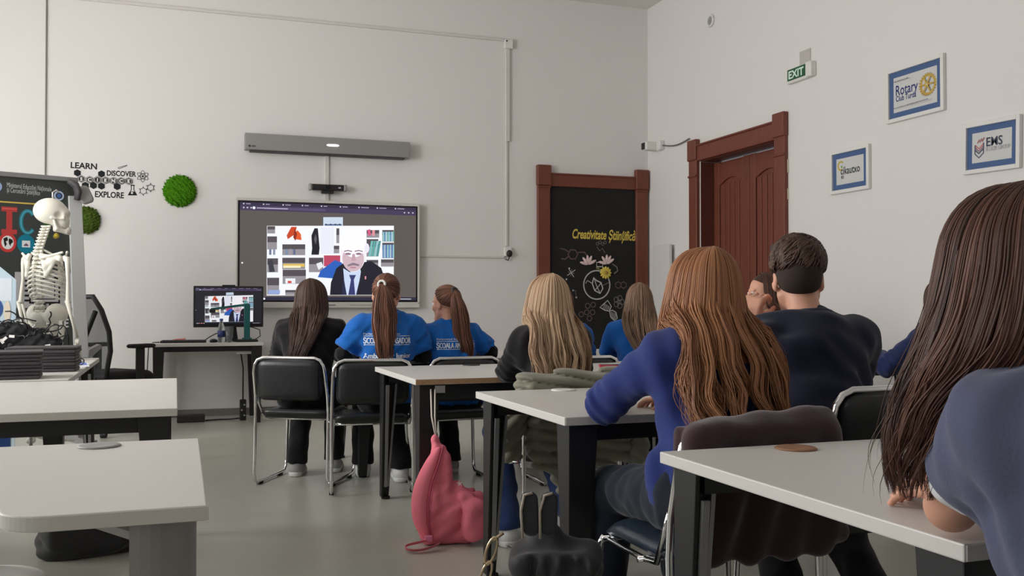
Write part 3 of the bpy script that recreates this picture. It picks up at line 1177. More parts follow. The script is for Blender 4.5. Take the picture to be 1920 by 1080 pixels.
def art_wheel(A, w, h):
    A.text((38, 48, 110), 'Rotary', -w * 0.46, -h * 0.02, 0.11, fit=w * 0.52, bold=0.001)
    A.text((38, 48, 110), 'Club Turda', -w * 0.45, -h * 0.19, 0.06, fit=w * 0.48, bold=0.001)
    G = (196, 164, 78)
    cx, cz, r = w * 0.30, h * 0.05, w * 0.155
    A.ring(G, cx, cz, r, r * 0.26)
    for i in range(24):
        an = 2 * pi * i / 24
        A.line(G, [(cx + r * 1.08 * cos(an), cz + r * 1.08 * sin(an)), (cx + r * 1.26 * cos(an), cz + r * 1.26 * sin(an))], r * 0.14)
    for i in range(6):
        an = 2 * pi * i / 6
        A.line(G, [(cx, cz), (cx + r * 0.9 * cos(an), cz + r * 0.9 * sin(an))], r * 0.17)
    A.disc(G, cx, cz, r * 0.28)
    A.disc((206, 206, 204), cx, cz, r * 0.1)
    r_ = random.Random(2)
    for x0, z0, n in ((-0.45, 0.36, 17), (-0.45, -0.40, 40)):
        for i in range(n):
            A.rect((70, 74, 92), w * (x0 + 0.021 * i), h * z0, w * (x0 + 0.021 * i + 0.008 + 0.009 * r_.random()), h * (z0 + 0.024))


def art_c(A, w, h):
    A.ring((196, 170, 70), -w * 0.33, h * 0.22, 0.034, 0.014, a0=0.7, a1=5.3)
    A.disc((120, 160, 90), -w * 0.30, h * 0.18, 0.010)
    A.text((44, 48, 58), 'cikautxo', -w * 0.34, -h * 0.12, 0.09, fit=w * 0.70, bold=0.001)
    A.text((70, 74, 84), 'RO', -w * 0.32, -h * 0.28, 0.035, fit=w * 0.1, bold=0.001)


def art_ems(A, w, h):
    for i, (dx, c_) in enumerate(((0, (196, 120, 120)), (0, (150, 120, 140)), (0, (90, 94, 110)))):
        zz = h * (0.0 - 0.08 * i) + 0.02
        A.line(c_, [(-w * 0.42, zz), (-w * 0.32, zz - 0.028), (-w * 0.20, zz + 0.004)], 0.011)
    A.line((90, 94, 110), [(-w * 0.42, 0.02), (-w * 0.42, -0.04), (-w * 0.32, -0.07), (-w * 0.20, -0.04), (-w * 0.20, 0.03)], 0.009)
    for i in range(3):
        A.line((170, 100, 104), [(-w * 0.36 + 0.02 * i, 0.03 + 0.004 * i), (-w * 0.30 + 0.02 * i, 0.055 + 0.004 * i)], 0.008)
    A.text((70, 76, 92), 'EMS', -w * 0.14, -h * 0.0, 0.085, fit=w * 0.40, bold=0.001)
    A.text((176, 176, 178), 'FLOOR GROUP', -w * 0.14, -h * 0.16, 0.04, fit=w * 0.60)


framed('white and blue frame with gold cogwheel logo, highest of three', 5.635, 2.703, 0.585, 0.412, 0.0, art_wheel)
framed('small white and blue frame with cikautxo lettering, nearest the door', 6.362, 2.203, 0.477, 0.36, 0.0, art_c)
framed('white and blue frame with EMS lettering above the dark-haired girl', 4.935, 2.177, 0.475, 0.35, 0.025, art_ems)
t = thing('wall_socket', 'small grey wall socket low beside the far desk', 'socket', R_at(6.2, 0.79), R90)
obj('cover_plate', MB().box((0, -0.012, 0), (0.13, 0.024, 0.08)), M['grey_plastic'], t, bevel=0.006)
obj('plug', MB().cyl((0.0, -0.02, 0), (0.0, -0.06, 0), 0.025), M['dark_grey'], t)
t = thing('leaning_sheet', 'tall white sheet leaning in the corner beside the chalkboard', 'sheet', (5.13, 9.46, 0), R90)
obj('sheet_board', MB().prism([(-0.22, 0.0), (0.22, 0.0), (0.2, 1.77), (-0.16, 1.77), (-0.19, 1.70)], -0.02, 0.02), mat('panel_grey', (216, 213, 211), 0.8), t, bevel=0.008)

# ------------------------------------------------------------------ desks
DT = 0.75


def desk(label, x0, x1, y0, y1, group=None, grommet=None, gx=0.5, worn=False, legcol='black', outline=None, apron=True, lx=0.035):
    """student desk; near edge y0, far edge y1"""
    cx = (x0 + x1) / 2
    t = thing('student_desk', label, 'desk', (x0, y0, 0), 0, group)
    w, dp = x1 - x0, y1 - y0
    th = 0.028
    poly = outline or [(0, 0), (w, 0), (w, dp), (0, dp)]
    top = obj('tabletop', MB().prism(poly, DT - th, DT, 'z'), M['desk_white'], t, bevel=0.003)
    if worn:
        obj('edge_band', MB().box((w / 2, -0.0005, DT - th / 2), (w - 0.004, 0.003, th - 0.003)), M['desk_wood'], top)
    else:
        e0 = 0.69 if outline else 0.002
        obj('edge_band', MB().box(((w + e0) / 2, -0.0005, DT - th / 2), (w - e0 - 0.004, 0.003, th - 0.004)), M['desk_edge'], top)
    mtl = M['black_metal'] if legcol == 'black' else M['silver']
    if apron:
        b = MB()
        z = DT - th - 0.03
        for yb_ in (0.09, dp - 0.09):
            obj('apron', MB().box((w / 2, yb_, z), (w - 0.12, 0.04, 0.06)), mtl, t)
    for ex, sx_ in ((lx, 1), (w - 0.035, -1)):
        for ey, sy_ in ((0.035, 1), (dp - 0.035, -1)):
            if outline and sx_ > 0 and sy_ > 0:
                continue
            b = MB()
            zt = DT - th
            if legcol == 'black':
                # folded plate, tapering to the floor
                a0, a1 = 0.105, 0.052
                def ring(z, a):
                    q = [(0, 0), (a, 0), (a, 0.012), (0.012, 0.012), (0.012, a), (0, a)]
                    return [(ex - 0.01 * sx_ + sx_ * u, ey - 0.01 * sy_ + sy_ * v, z) for u, v in q]
                lo, hi = ring(0.012, a1), ring(zt, a0)
                b.add(lo + hi, [(5, 4, 3, 2, 1, 0), (6, 7, 8, 9, 10, 11)] + [(i, (i + 1) % 6, 6 + (i + 1) % 6, 6 + i) for i in range(6)])
                lg = obj('leg', b, mtl, t, bevel=0.003)
                bb = MB()
                f = 0.026
                bb.hexa([(ex + sx_ * q, ey + sy_ * r, 0.07) for q, r in ((a1 * .5, .008), (a1 * .5 + .012, .008), (a1 * .5 + .012, .026), (a1 * .5, .026))],
                        [(ex + sx_ * q, ey + sy_ * r, zt - 0.07) for q, r in ((a0 * .7, .008), (a0 * .7 + .012, .008), (a0 * .7 + .012, .026), (a0 * .7, .026))])
                bb.hexa([(ex + sx_ * r, ey + sy_ * q, 0.07) for q, r in ((a1 * .6, .006), (a1 * .6 + .012, .006), (a1 * .6 + .012, .024), (a1 * .6, .024))],
                        [(ex + sx_ * r, ey + sy_ * q, zt - 0.07) for q, r in ((a0 * .85, .006), (a0 * .85 + .012, .006), (a0 * .85 + .012, .024), (a0 * .85, .024))])
                obj('leg_insert', bb, M['grey_metal'], lg)
                obj('foot_pad', MB().cyl((ex + sx_ * 0.02, ey + sy_ * 0.02, 0), (ex + sx_ * 0.02, ey + sy_ * 0.02, 0.014), 0.025), M['rubber'], lg)
            else:
                # quarter-round silver column
                q = [(0, 0.0)] + [(0.115 * sin(k * pi / 20), 0.115 * (1 - cos(k * pi / 20)) + 0.0) for k in range(1, 11)] + [(0.115, 0.13), (0.1, 0.13), (0.1, 0.115)] + [(0.1 - 0.1 * sin(k * pi / 20) * 1.0, 0.115 - 0.1 * (1 - cos(k * pi / 20)) * 1.0) for k in range(1, 10)][:0] + [(0.0, 0.02)]
                pl = [(ex - sx_ * 0.015 + sx_ * (0.115 - u), ey - 0.015 * sy_ + sy_ * v, ) for u, v in q]
                b.prism(pl, 0.012, zt, 'z')
                lg = obj('leg', b, mtl, t, smooth=False)
                obj('foot_pad', MB().cyl((ex + sx_ * 0.03, ey + sy_ * 0.04, 0), (ex + sx_ * 0.03, ey + sy_ * 0.04, 0.014), 0.025), M['rubber'], lg)
    if grommet:
        gy = dp - 0.075
        gm = M[grommet] if grommet in M else grommet
        obj('cable_grommet', MB().lathe([(0.05, DT), (0.052, DT + 0.002), (0.048, DT + 0.005), (0.03, DT + 0.003), (0.001, DT + 0.002)], (gx, gy, 0), 24), gm, t, smooth=True)
    return t


wood_hole = mat('bare_wood_hole', (146, 106, 78), 0.8, var=0.3, vscale=50)
DG = 'white topped student desks'
desk('white desk with orange chipboard edge, black grommet and pink backpack hung below', 1.08, 2.72, 4.43, 5.42, DG, 'plastic', 0.56, worn=True)
desk('white desk under the red-haired girl\'s folded arm', 1.165, 2.87, 2.79, 3.74, DG, 'white_plastic', 0.36)
desk('nearest white desk on the right with brown grommet hole', 1.115, 2.85, 1.12, 2.07, DG, wood_hole, 0.34)
desk('white desk in front of the ponytail girls, mostly hidden', 1.08, 2.62, 6.02, 6.95, DG)
desk('white desk in front of the two hidden girls by the chalkboard', 2.66, 4.2, 6.02, 6.95, DG)
desk('far right white desk against the side wall', 3.62, 5.12, 4.78, 5.70, DG)
desk('broad white desk on the left with dark legs', -1.75, 0.008, 3.49, 4.90, DG)
desk('long white desk on the left under the black laptops', -1.45, -0.48, 4.97, 6.92, DG)
# rounded near left desk on silver legs
ol = [(0.95, 0.0), (0.955, 0.90), (0.25, 0.90)] + [(0.69 - 0.085 * cos(k * pi / 24), 0.085 - 0.085 * sin(k * pi / 24)) for k in range(0, 13)]
desk('nearest left white desk with rounded corner and silver legs', -0.895, 0.06, 1.79, 2.69, DG, 'grey_plastic', 0.715, legcol='silver', outline=ol, apron=False, lx=0.34)
# its rail under the top
for o in list(COL.objects):
    if o.get('label', '').startswith('nearest left white desk'):
        obj('under_rail', MB().tube([(0.86, 0.09, 0.69), (0.44, 0.82, 0.69)], 0.03, 4), M['silver'], o)

# teacher's desk against the back wall
t = thing('teacher_desk', 'teacher\'s white desk with black frame under the small monitor', 'desk', (0.285, 9.51, 0))
obj('tabletop', MB().box((0, 0, 0.735), (0.99, 0.68, 0.03)), M['desk_white'], t, bevel=0.003)
b = MB().box((0, -0.27, 0.695), (0.86, 0.04, 0.05)).box((0, 0.27, 0.695), (0.86, 0.04, 0.05))
obj('apron', b, M['black_metal'], t)
for x in (-0.435, 0.435):
    for y in (-0.285, 0.285):
        s1, s2 = (1 if x < 0 else -1), (1 if y < 0 else -1)
        b = MB().hexa([(x - s1 * .035, y - s2 * .03, 0), (x + s1 * .02, y - s2 * .03, 0), (x + s1 * .02, y + s2 * .02, 0), (x - s1 * .035, y + s2 * .02, 0)],
                      [(x - s1 * .045, y - s2 * .04, .72), (x + s1 * .05, y - s2 * .04, .72), (x + s1 * .05, y + s2 * .04, .72), (x - s1 * .045, y + s2 * .04, .72)])
        obj('leg', b, M['black_metal'], t)
obj('cable_tray', MB().box((0.33, -0.2, 0.655), (0.16, 0.1, 0.03)).box((0.37, -0.2, 0.69), (0.03, 0.03, 0.06)), M['white_plastic'], t, bevel=0.004)


# ------------------------------------------------------------------ sled chairs
def make_chair(padmat, H=0.785):
    t = thing('sled_chair', '', 'chair')
    # one continuous chrome tube: front legs, runners, rear posts and the hoop over the back
    half = [(0.215, 0.205, 0.40), (0.225, 0.215, 0.375), (0.235, 0.225, 0.10), (0.235, 0.215, 0.045), (0.235, 0.19, 0.018), (0.235, -0.2, 0.014), (0.235, -0.235, 0.03), (0.235, -0.25, 0.075),
            (0.235, -0.235, 0.44), (0.232, -0.24, 0.55), (0.228, -0.275, H - 0.09), (0.221, -0.281, H - 0.045), (0.20, -0.285, H - 0.014), (0.165, -0.286, H)]
    pts = half + [(-p[0], p[1], p[2]) for p in half[::-1]]
    obj('sled_frame', MB().tube(pts, 0.0105, 10), M['chrome'], t, smooth=True)
    b = MB().tube([(-0.225, 0.2, 0.392), (0.225, 0.2, 0.392)], 0.009).tube([(-0.232, -0.05, 0.392), (0.232, -0.05, 0.392)], 0.009)
    obj('cross_bar', b, M['chrome'], t, smooth=True)
    for e in (-1, 1):
        obj('seat_bracket', MB().tube([(e * 0.233, -0.238, 0.56), (e * 0.228, -0.2, 0.50), (e * 0.22, -0.14, 0.405), (e * 0.21, -0.05, 0.392), (e * 0.21, 0.18, 0.392)], 0.009), M['chrome'], t, smooth=True)
        for y in (0.12, -0.17):
            obj('glide', MB().box((e * 0.235, y, 0.008), (0.026, 0.04, 0.016)), M['rubber'], t)
    # seat with a rolled front edge
    def fs(u, v, d):
        z = 0.432 + d - 0.03 * max(0, (v - 0.13) / 0.08) ** 2 + 0.012 * max(0, (-v - 0.1) / 0.1) ** 2
        return (u, v - 0.005, z)
    obj('seat', MB().pad(0.455, 0.44, 0.06, 0.06, fs), padmat, t, smooth=True, merge=True)

    def fb(u, v, d):
        z = H - 0.132 + v
        y = -0.262 - 0.16 * (v + 0.1) * 0.45 + 0.02 * (1 - (u / 0.22) ** 2) * -1 + d
        return (u, y, z)
    obj('backrest', MB().pad(0.42, 0.25, 0.04, 0.05, fb), padmat, t, smooth=True, merge=True)
    return t


def dup(root, loc, rz, label, group=None):
    r = root.copy()
    COL.objects.link(r)
    r.location = loc
    r.rotation_euler = (0, 0, rz)
    r['label'] = label
    if group:
        r['group'] = group
    for ch in list(root.children):
        c2 = ch.copy()
        COL.objects.link(c2)
        c2.parent = r
    return r


CG = 'black chrome framed chairs'
chair0 = make_chair(M['vinyl'])
used = [False]


def chair(x, y, deg, label):
    if not used[0]:
        used[0] = True
        chair0.location = (x, y, 0)
        chair0.rotation_euler = (0, 0, radians(deg))
        chair0['label'] = label
        chair0['group'] = CG
        return chair0
    return dup(chair0, (x, y, 0), radians(deg), label, CG)


chair(0.785, 6.10, -30, 'black padded chrome chair under the girl in black, leftmost of the row')
chair(1.12, 5.72, -9, 'black padded chrome chair under the first ponytail girl')
chair(1.63, 5.76, 3, 'black padded chrome chair under the second ponytail girl')
chair(1.66, 4.14, 2, 'chrome chair beneath the olive quilted jacket')
boy_chair = make_chair(M['vinyl'], 0.86)
boy_chair.location = (2.02, 2.56, 0)
boy_chair['label'] = 'black padded chrome chair behind the boy in navy'
boy_chair['group'] = CG
chair(2.36, 5.60, 0, 'chair of the girl behind the blonde, only its top edge showing')
chair(2.92, 5.62, 8, 'chair of the light-brown haired girl in blue, nearly covered')
chair(3.49, 4.97, 55, 'chair of the girl seen in profile, covered by the boy')
chair(3.98, 4.14, 0, 'chair at the far right desk behind the nearest dark hair')
chair(1.15, 0.80, 0, 'chair of the nearest dark-haired girl below the bottom right corner')
red_chair = make_chair(M['blue_lit_vinyl'])
red_chair.location = (1.46, 2.46, 0)
red_chair['label'] = 'black padded chrome chair, blue light painted into its pads, under the red-haired girl'
red_chair['group'] = CG

# ------------------------------------------------------------------ mesh office chair
t = thing('office_chair', 'black mesh backed swivel office chair beside the teacher\'s desk', 'chair', (-0.48, 8.85, 0), radians(-50))
out = [(-0.20, 0.50), (-0.245, 0.72), (-0.25, 0.88), (-0.22, 1.06), (-0.17, 1.17), (0.17, 1.17), (0.22, 1.06), (0.25, 0.88), (0.245, 0.72), (0.20, 0.50)]
yb = lambda z: -0.25 - 0.10 * ((z - 0.5) / 0.67) + 0.05 * sin(pi * (z - 0.5) / 0.67)
bk = obj('back_frame', MB().tube([(x, yb(z), z) for x, z in out], 0.022, 8, closed=True), M['plastic'], t, smooth=True)
vs, fs = [], []
for i in range(13):
    z = 0.5 + 0.67 * i / 12
    hw = np.interp(z, [0.5, 0.72, 0.88, 1.06, 1.17], [0.2, 0.245, 0.25, 0.22, 0.17])
    for k in range(9):
        u = -1 + k / 4
        vs.append((hw * u, yb(z) - 0.02 * (1 - u * u), z))
for i in range(12):
    for k in range(8):
        a_ = i * 9 + k
        fs.append((a_, a_ + 1, a_ + 10, a_ + 9))
mesh_m = mat('chair_mesh', (46, 50, 50), 0.8, alpha=0.72)
obj('back_mesh', MB().add(vs, fs), mesh_m, t, smooth=True)
obj('back_support', MB().tube([(0, -0.36, 0.52), (0, -0.36, 0.70), (-0.18, -0.335, 1.05)], 0.02).tube([(0, -0.36, 0.70), (0.18, -0.335, 1.05)], 0.02).tube([(0, -0.36, 0.53), (0, -0.3, 0.42), (0, -0.1, 0.41)], 0.025), M['plastic'], t, smooth=True)
obj('seat', MB().pad(0.5, 0.5, 0.09, 0.09, lambda u, v, d: (u, v, 0.50 + d - 0.03 * max(0, (v - 0.12) / 0.12) ** 2)), mat('chair_fabric', (34, 30, 32), 0.95), t, smooth=True, merge=True)
for e in (-1, 1):
    ar = obj('armrest', MB().box((e * 0.285, 0.02, 0.60), (0.03, 0.08, 0.28)).box((e * 0.24, 0.02, 0.445), (0.12, 0.06, 0.03)), M['plastic'], t, bevel=0.01)
    obj('arm_pad', MB().pad(0.09, 0.26, 0.035, 0.03, lambda u, v, d: (e * 0.285 + u, 0.03 + v, 0.755 + d)), M['rubber'], ar, smooth=True, merge=True)
obj('gas_column', MB().cyl((0, 0, 0.09), (0, 0, 0.3), 0.028).cyl((0, 0, 0.3), (0, 0, 0.44), 0.018).box((0, 0, 0.43), (0.2, 0.25, 0.05)), M['plastic'], t)
b = MB()
for k in range(5):
    an = 2 * pi * k / 5 + 0.3
    b.tube([(0, 0, 0.13), (0.16 * cos(an), 0.16 * sin(an), 0.12), (0.30 * cos(an), 0.30 * sin(an), 0.085)], [0.03, 0.024, 0.018])
bs = obj('star_base', b, M['plastic'], t, smooth=True)
for k in range(5):
    an = 2 * pi * k / 5 + 0.3
    p = Vector((0.30 * cos(an), 0.30 * sin(an), 0.03))
    q = Vector((-sin(an), cos(an), 0)) * 0.022
    obj('caster', MB().cyl(p - q, p + q, 0.03).cyl(p, p + Vector((0, 0, 0.05)), 0.012), mat('caster_teal', (40, 70, 78), 0.5) if k == 0 else M['plastic'], bs)

# ------------------------------------------------------------------ things on the teacher's desk
ZT = 0.75
t = thing('monitor', 'small black monitor on the teacher\'s desk repeating the video call', 'monitor', (0.48, 9.55, ZT))
obj('monitor_case', MB().box((0, -0.03, 0.335), (0.645, 0.035, 0.395)), M['plastic'], t, bevel=0.006)
video(t, 0.615, 0.345, -0.0482, 0.85, dim=(30, 30, 38), low=(24, 26, 40)).location = (0, 0, 0.343)
obj('monitor_stand', MB().prism([(-0.09, 0.012), (0.09, 0.012), (0.05, 0.30), (-0.05, 0.30)], -0.01, 0.03).box((0, -0.01, 0.006), (0.26, 0.2, 0.012)), M['plastic'], t, bevel=0.004)
obj('webcam', MB().box((-0.0, -0.03, 0.537), (0.12, 0.025, 0.014)), M['plastic'], t, bevel=0.003)
t = thing('document_camera', 'teal arm document camera in front of the small monitor', 'camera', (0.64, 9.36, ZT), 0)
teal = mat('teal_plastic', (22, 92, 92), 0.4)
obj('camera_base', MB().box((0, 0.03, 0.012), (0.2, 0.15, 0.024)), M['plastic'], t, bevel=0.008)
obj('column', MB().box((0, 0, 0.19), (0.055, 0.035, 0.34)).box((0, 0, 0.03), (0.085, 0.06, 0.02)), teal, t, bevel=0.006)
obj('arm', MB().hexa([(-0.33, -0.012, 0.302), (0.02, -0.012, 0.345), (0.02, 0.012, 0.345), (-0.33, 0.012, 0.302)], [(-0.33, -0.012, 0.322), (0.02, -0.012, 0.368), (0.02, 0.012, 0.368), (-0.33, 0.012, 0.322)]), teal, t)
obj('camera_head', MB().box((-0.315, 0, 0.295), (0.055, 0.04, 0.035)), M['plastic'], t, bevel=0.006)
t = thing('water_bottle', 'clear water bottle with blue label beside the teal arm', 'bottle', (0.405, 9.33, ZT))
obj('bottle_body', MB().lathe([(0.03, 0), (0.034, 0.01), (0.034, 0.12), (0.030, 0.15), (0.014, 0.19), (0.014, 0.205)], n=20), M['glass'], t, smooth=True)
obj('bottle_cap', MB().cyl((0, 0, 0.203), (0, 0, 0.222), 0.016), mat('cap_blue', (40, 70, 150), 0.4), t)
obj('bottle_label', MB().lathe([(0.0346, 0.05), (0.0346, 0.11)], n=20), mat('label_blue', (36, 52, 110), 0.4), t, smooth=True)
t = thing('drinking_glass', 'clear flared drinking glass next to the water bottle', 'glass', (0.475, 9.30, ZT))
obj('glass_wall', MB().lathe([(0.028, 0), (0.03, 0.004), (0.042, 0.15), (0.040, 0.15), (0.027, 0.01)], n=20), M['glass'], t, smooth=True)
t = thing('keyboard', 'flat black keyboard at the left of the teacher\'s desk', 'keyboard', (0.07, 9.36, ZT), radians(-4))
obj('keyboard_case', MB().box((0, 0, 0.01), (0.40, 0.15, 0.02)), M['plastic'], t, bevel=0.004)
b = MB()
for r_ in range(4):
    for k in range(12):
        b.box((-0.175 + 0.032 * k, -0.05 + 0.034 * r_, 0.022), (0.026, 0.027, 0.006))
obj('keys', b, M['dark_grey'], t)['kind'] = 'stuff'
tag(obj('folded_note', MB().hexa([(-0.05, -0.03, 0), (0.05, -0.03, 0), (0.05, 0.03, 0), (-0.05, 0.03, 0)], [(-0.045, -0.02, 0.03), (0.06, -0.01, 0.035), (0.05, 0.03, 0.02), (-0.05, 0.03, 0.025)]),
        mat('pink_note', (214, 116, 108), 0.8), loc=(0.03, 9.52, ZT), rz=0.2), 'crumpled pink note behind the keyboard', 'note')
t = thing('computer_mouse', 'black mouse between keyboard and bottle', 'mouse', (0.335, 9.34, ZT), -0.4)
obj('mouse_shell', MB().ball((0, 0, 0.012), (0.032, 0.055, 0.022)), M['plastic'], t, smooth=True)
for lab, pts in (('thin grey cable arching from monitor to keyboard', [(0.25, 9.48, 0.755), (0.3, 9.55, 0.79), (0.36, 9.62, 0.82), (0.42, 9.66, 0.84)]),
                 ('black cable loop right of the teal column', [(0.70, 9.42, 0.757), (0.77, 9.46, 0.80), (0.77, 9.52, 0.86), (0.70, 9.56, 0.885), (0.62, 9.57, 0.90)]),
                 ('grey cable hanging off the left edge of the teacher\'s desk', [(-0.14, 9.4, 0.756), (-0.2, 9.38, 0.753), (-0.235, 9.37, 0.70), (-0.245, 9.4, 0.5), (-0.25, 9.5, 0.2), (-0.24, 9.6, 0.01)])):
    tag(obj('cable', MB().tube(pts, 0.005), M['dark_grey'], smooth=True), lab, 'cable')
t = thing('power_strip', 'black power strip hanging on its cable under the teacher\'s desk', 'power strip', (0.61, 9.42, 0))
obj('strip_body', MB().box((0, 0, 0.1), (0.06, 0.045, 0.20)), M['plastic'], t, bevel=0.008)
a = Art(-0.023)
for k in range(3):
    a.disc((190, 190, 190), 0.012 * (-1) ** k, 0.05 + 0.05 * k, 0.008)
a.build('socket_holes', t)
obj('strip_cable', MB().tube([(0, 0, 0.2), (0.0, 0.0, 0.5), (-0.02, 0.02, 0.64)], 0.007), M['plastic'], t, smooth=True)
tag(obj('floor_box', MB().box((0, 0, 0.035), (0.25, 0.12, 0.07)), mat('brown_black', (40, 32, 32), 0.6), bevel=0.01, loc=(0.14, 9.45, 0)), 'flat dark box on the floor under the teacher\'s desk', 'box')
tag(obj('floor_cable', MB().tube([(0.27, 9.45, 0.01), (0.4, 9.5, 0.008), (0.5, 9.47, 0.01), (0.58, 9.43, 0.02)], 0.007), M['plastic'], smooth=True), 'black cable on the floor from dark box to power strip', 'cable')

# ------------------------------------------------------------------ left side: poster board, skeleton, laptops
t = thing('poster_board', 'tall dark science poster board in a pale metal stand', 'board', (-0.735, 7.93, 0), math.atan2(0.2, 0.47))
L_ = 1.25
obj('board_panel', MB().box((-L_ / 2, 0, 1.39), (L_, 0.03, 1.30)), mat('poster_black', (50, 54, 52), 0.6), t)
obj('frame_rail', MB().box((-L_ / 2, -0.005, 2.055), (L_ + 0.04, 0.05, 0.035)), M['grey_metal'], t, bevel=0.004)
obj('frame_rail', MB().box((-L_ / 2, -0.005, 0.72), (L_ + 0.04, 0.05, 0.06)), M['grey_metal'], t, bevel=0.004)
for sx_ in (0, 1):
    x = -L_ * sx_ if sx_ else 0.0
    e = -1 if sx_ else 1
    b = MB().hexa([(x, -0.035, 0.70), (x + e * 0.105, -0.035, 0.70), (x + e * 0.105, 0.035, 0.70), (x, 0.035, 0.70)], [(x - e * 0.05, -0.035, 1.93), (x + e * 0.045, -0.035, 1.93), (x + e * 0.045, 0.035, 1.93), (x - e * 0.05, 0.035, 1.93)])
    po = obj('side_post', b, M['aluminium'], t, bevel=0.004)
    b = MB().box((x + e * 0.06, 0, 0.38), (0.05, 0.05, 0.66)).box((x + e * 0.06, 0, 0.07), (0.06, 0.55, 0.05))
    obj('floor_leg', b, M['grey_metal'], t)
    obj('foot_bracket', MB().prism([(x + e * 0.09, 0.68), (x + e * 0.2, 0.78), (x + e * 0.18, 0.80), (x + e * 0.10, 0.76)], -0.06, 0.02), M['grey_metal'], t)
# rolled clip at the upper right corner
b = MB().tube([(-0.06, -0.05, 2.04), (-0.01, -0.06, 2.01), (0.01, -0.06, 1.96), (0.0, -0.06, 1.90)], [0.04, 0.055, 0.055, 0.045], 12, flat_=0.5)
obj('clip_arm', b, M['dark_grey'], t, smooth=True)
obj('clip_plate', MB().pad(0.11, 0.14, 0.02, 0.035, lambda u, v, d: (0.055 + u * 0.85 + v * -0.45, -0.07 + d, 1.94 + v * 0.9 + u * 0.35)), M['grey_plastic'], t, smooth=True, merge=True)
A = Art(-0.0155)
LT = (190, 192, 190)
A.ring((150, 170, 205), -0.545, 1.96, 0.034, 0.012)
A.disc((70, 100, 160), -0.545, 1.96, 0.028)
A.text(LT, 'Ministerul Educației Naționale', -0.475, 1.962, 0.05, fit=0.305, rot=-0.03)
A.text(LT, 'și Cercetării Științifice', -0.475, 1.925, 0.05, fit=0.225, rot=-0.03)
A.ring((170, 185, 210), -0.115, 1.925, 0.030, 0.012)
A.disc((70, 100, 160), -0.115, 1.925, 0.016)
A.rect((196, 172, 84), -1.2, 1.846, -0.21, 1.857)
A.build('poster_heading', t)
RED, TEA, GRE = (176, 62, 60), (44, 120, 136), (60, 98, 40)


def fat(col, pts, w, hi):
    A.line(col, pts, w)
    A.line(hi, pts, w * 0.35)


A = Art(-0.0155)
A.line(RED, [(-0.515, 1.385), (-0.515, 1.63)], 0.065)
A.line(RED, [(-0.60, 1.64), (-0.43, 1.64)], 0.055)
A.line(RED, [(-0.60, 1.375), (-0.43, 1.375)], 0.055)
A.line((196, 90, 86), [(-0.595, 1.645), (-0.435, 1.645)], 0.015)
A.move(-0.515, 1.51, -0.455, 1.72, 0.62).build('letter', t)
A = Art(-0.0155)
A.ring(TEA, -0.335, 1.51, 0.075, 0.045, a0=0.7, a1=2 * pi - 0.7, kz=1.75)
A.ring((80, 160, 175), -0.335, 1.51, 0.075, 0.015, a0=0.75, a1=2 * pi - 0.75, kz=1.75)
A.move(-0.335, 1.51, -0.33, 1.715, 0.62).build('letter', t)
A = Art(-0.0155)
A.line(GRE, [(-0.22, 1.64), (-0.15, 1.50), (-0.15, 1.36)], 0.05)
A.line(GRE, [(-0.08, 1.64), (-0.15, 1.50)], 0.05)
A.move(-0.15, 1.51, -0.20, 1.70, 0.66).build('letter', t)
A = Art(-0.0155)
A.disc((190, 60, 58), -0.54, 1.235, 0.095, 0.115)
A.disc((216, 216, 214), -0.54, 1.235, 0.066, 0.08)
A.poly((30, 30, 30), [(-0.585, 1.28), (-0.545, 1.30), (-0.535, 1.26), (-0.56, 1.245), (-0.548, 1.215), (-0.565, 1.18), (-0.578, 1.22)])
A.poly((30, 30, 30), [(-0.525, 1.285), (-0.49, 1.27), (-0.482, 1.24), (-0.505, 1.22), (-0.51, 1.19), (-0.525, 1.22), (-0.53, 1.25)])
A.disc((20, 116, 140), -0.34, 1.225, 0.098, 0.115)
A.rect((214, 216, 218), -0.385, 1.185, -0.295, 1.265)
A.rect((110, 90, 110), -0.365, 1.20, -0.315, 1.212)
A.poly((110, 90, 110), [(-0.365, 1.212), (-0.34, 1.235), (-0.315, 1.212)])
A.move(-0.44, 1.23, -0.403, 1.555, 0.62).build('badge', t)
A = Art(-0.0155)
A.rect((172, 170, 172), -0.44, 0.835, -0.03, 1.075)
A.line((26, 26, 28), [(-0.345, 0.87), (-0.16, 0.87), (-0.16, 1.035), (-0.345, 1.035)], 0.016, closed=True)
A.line((26, 26, 28), [(-0.315, 0.895), (-0.19, 0.895), (-0.19, 1.01), (-0.315, 1.01)], 0.008, closed=True)
A.line((26, 26, 28), [(-0.295, 0.99), (-0.22, 0.99)], 0.008)
for k in range(5):
    A.line((26, 26, 28), [(-0.32 + 0.033 * k, 1.035), (-0.32 + 0.033 * k, 1.065)], 0.013)
    A.line((26, 26, 28), [(-0.32 + 0.033 * k, 0.87), (-0.32 + 0.033 * k, 0.842)], 0.013)
    A.line((26, 26, 28), [(-0.345, 0.885 + 0.033 * k), (-0.38, 0.885 + 0.033 * k)], 0.013)
A.move(-0.44, 1.075, -0.415, 1.345, 1.1).build('chip_picture', t)
A = Art(-0.0155)
A.text((205, 205, 205), 'COMPUTER SCIENCE', -0.66, 0.935, 0.09, fit=0.62, bold=0.002)
A.build('poster_caption', t)

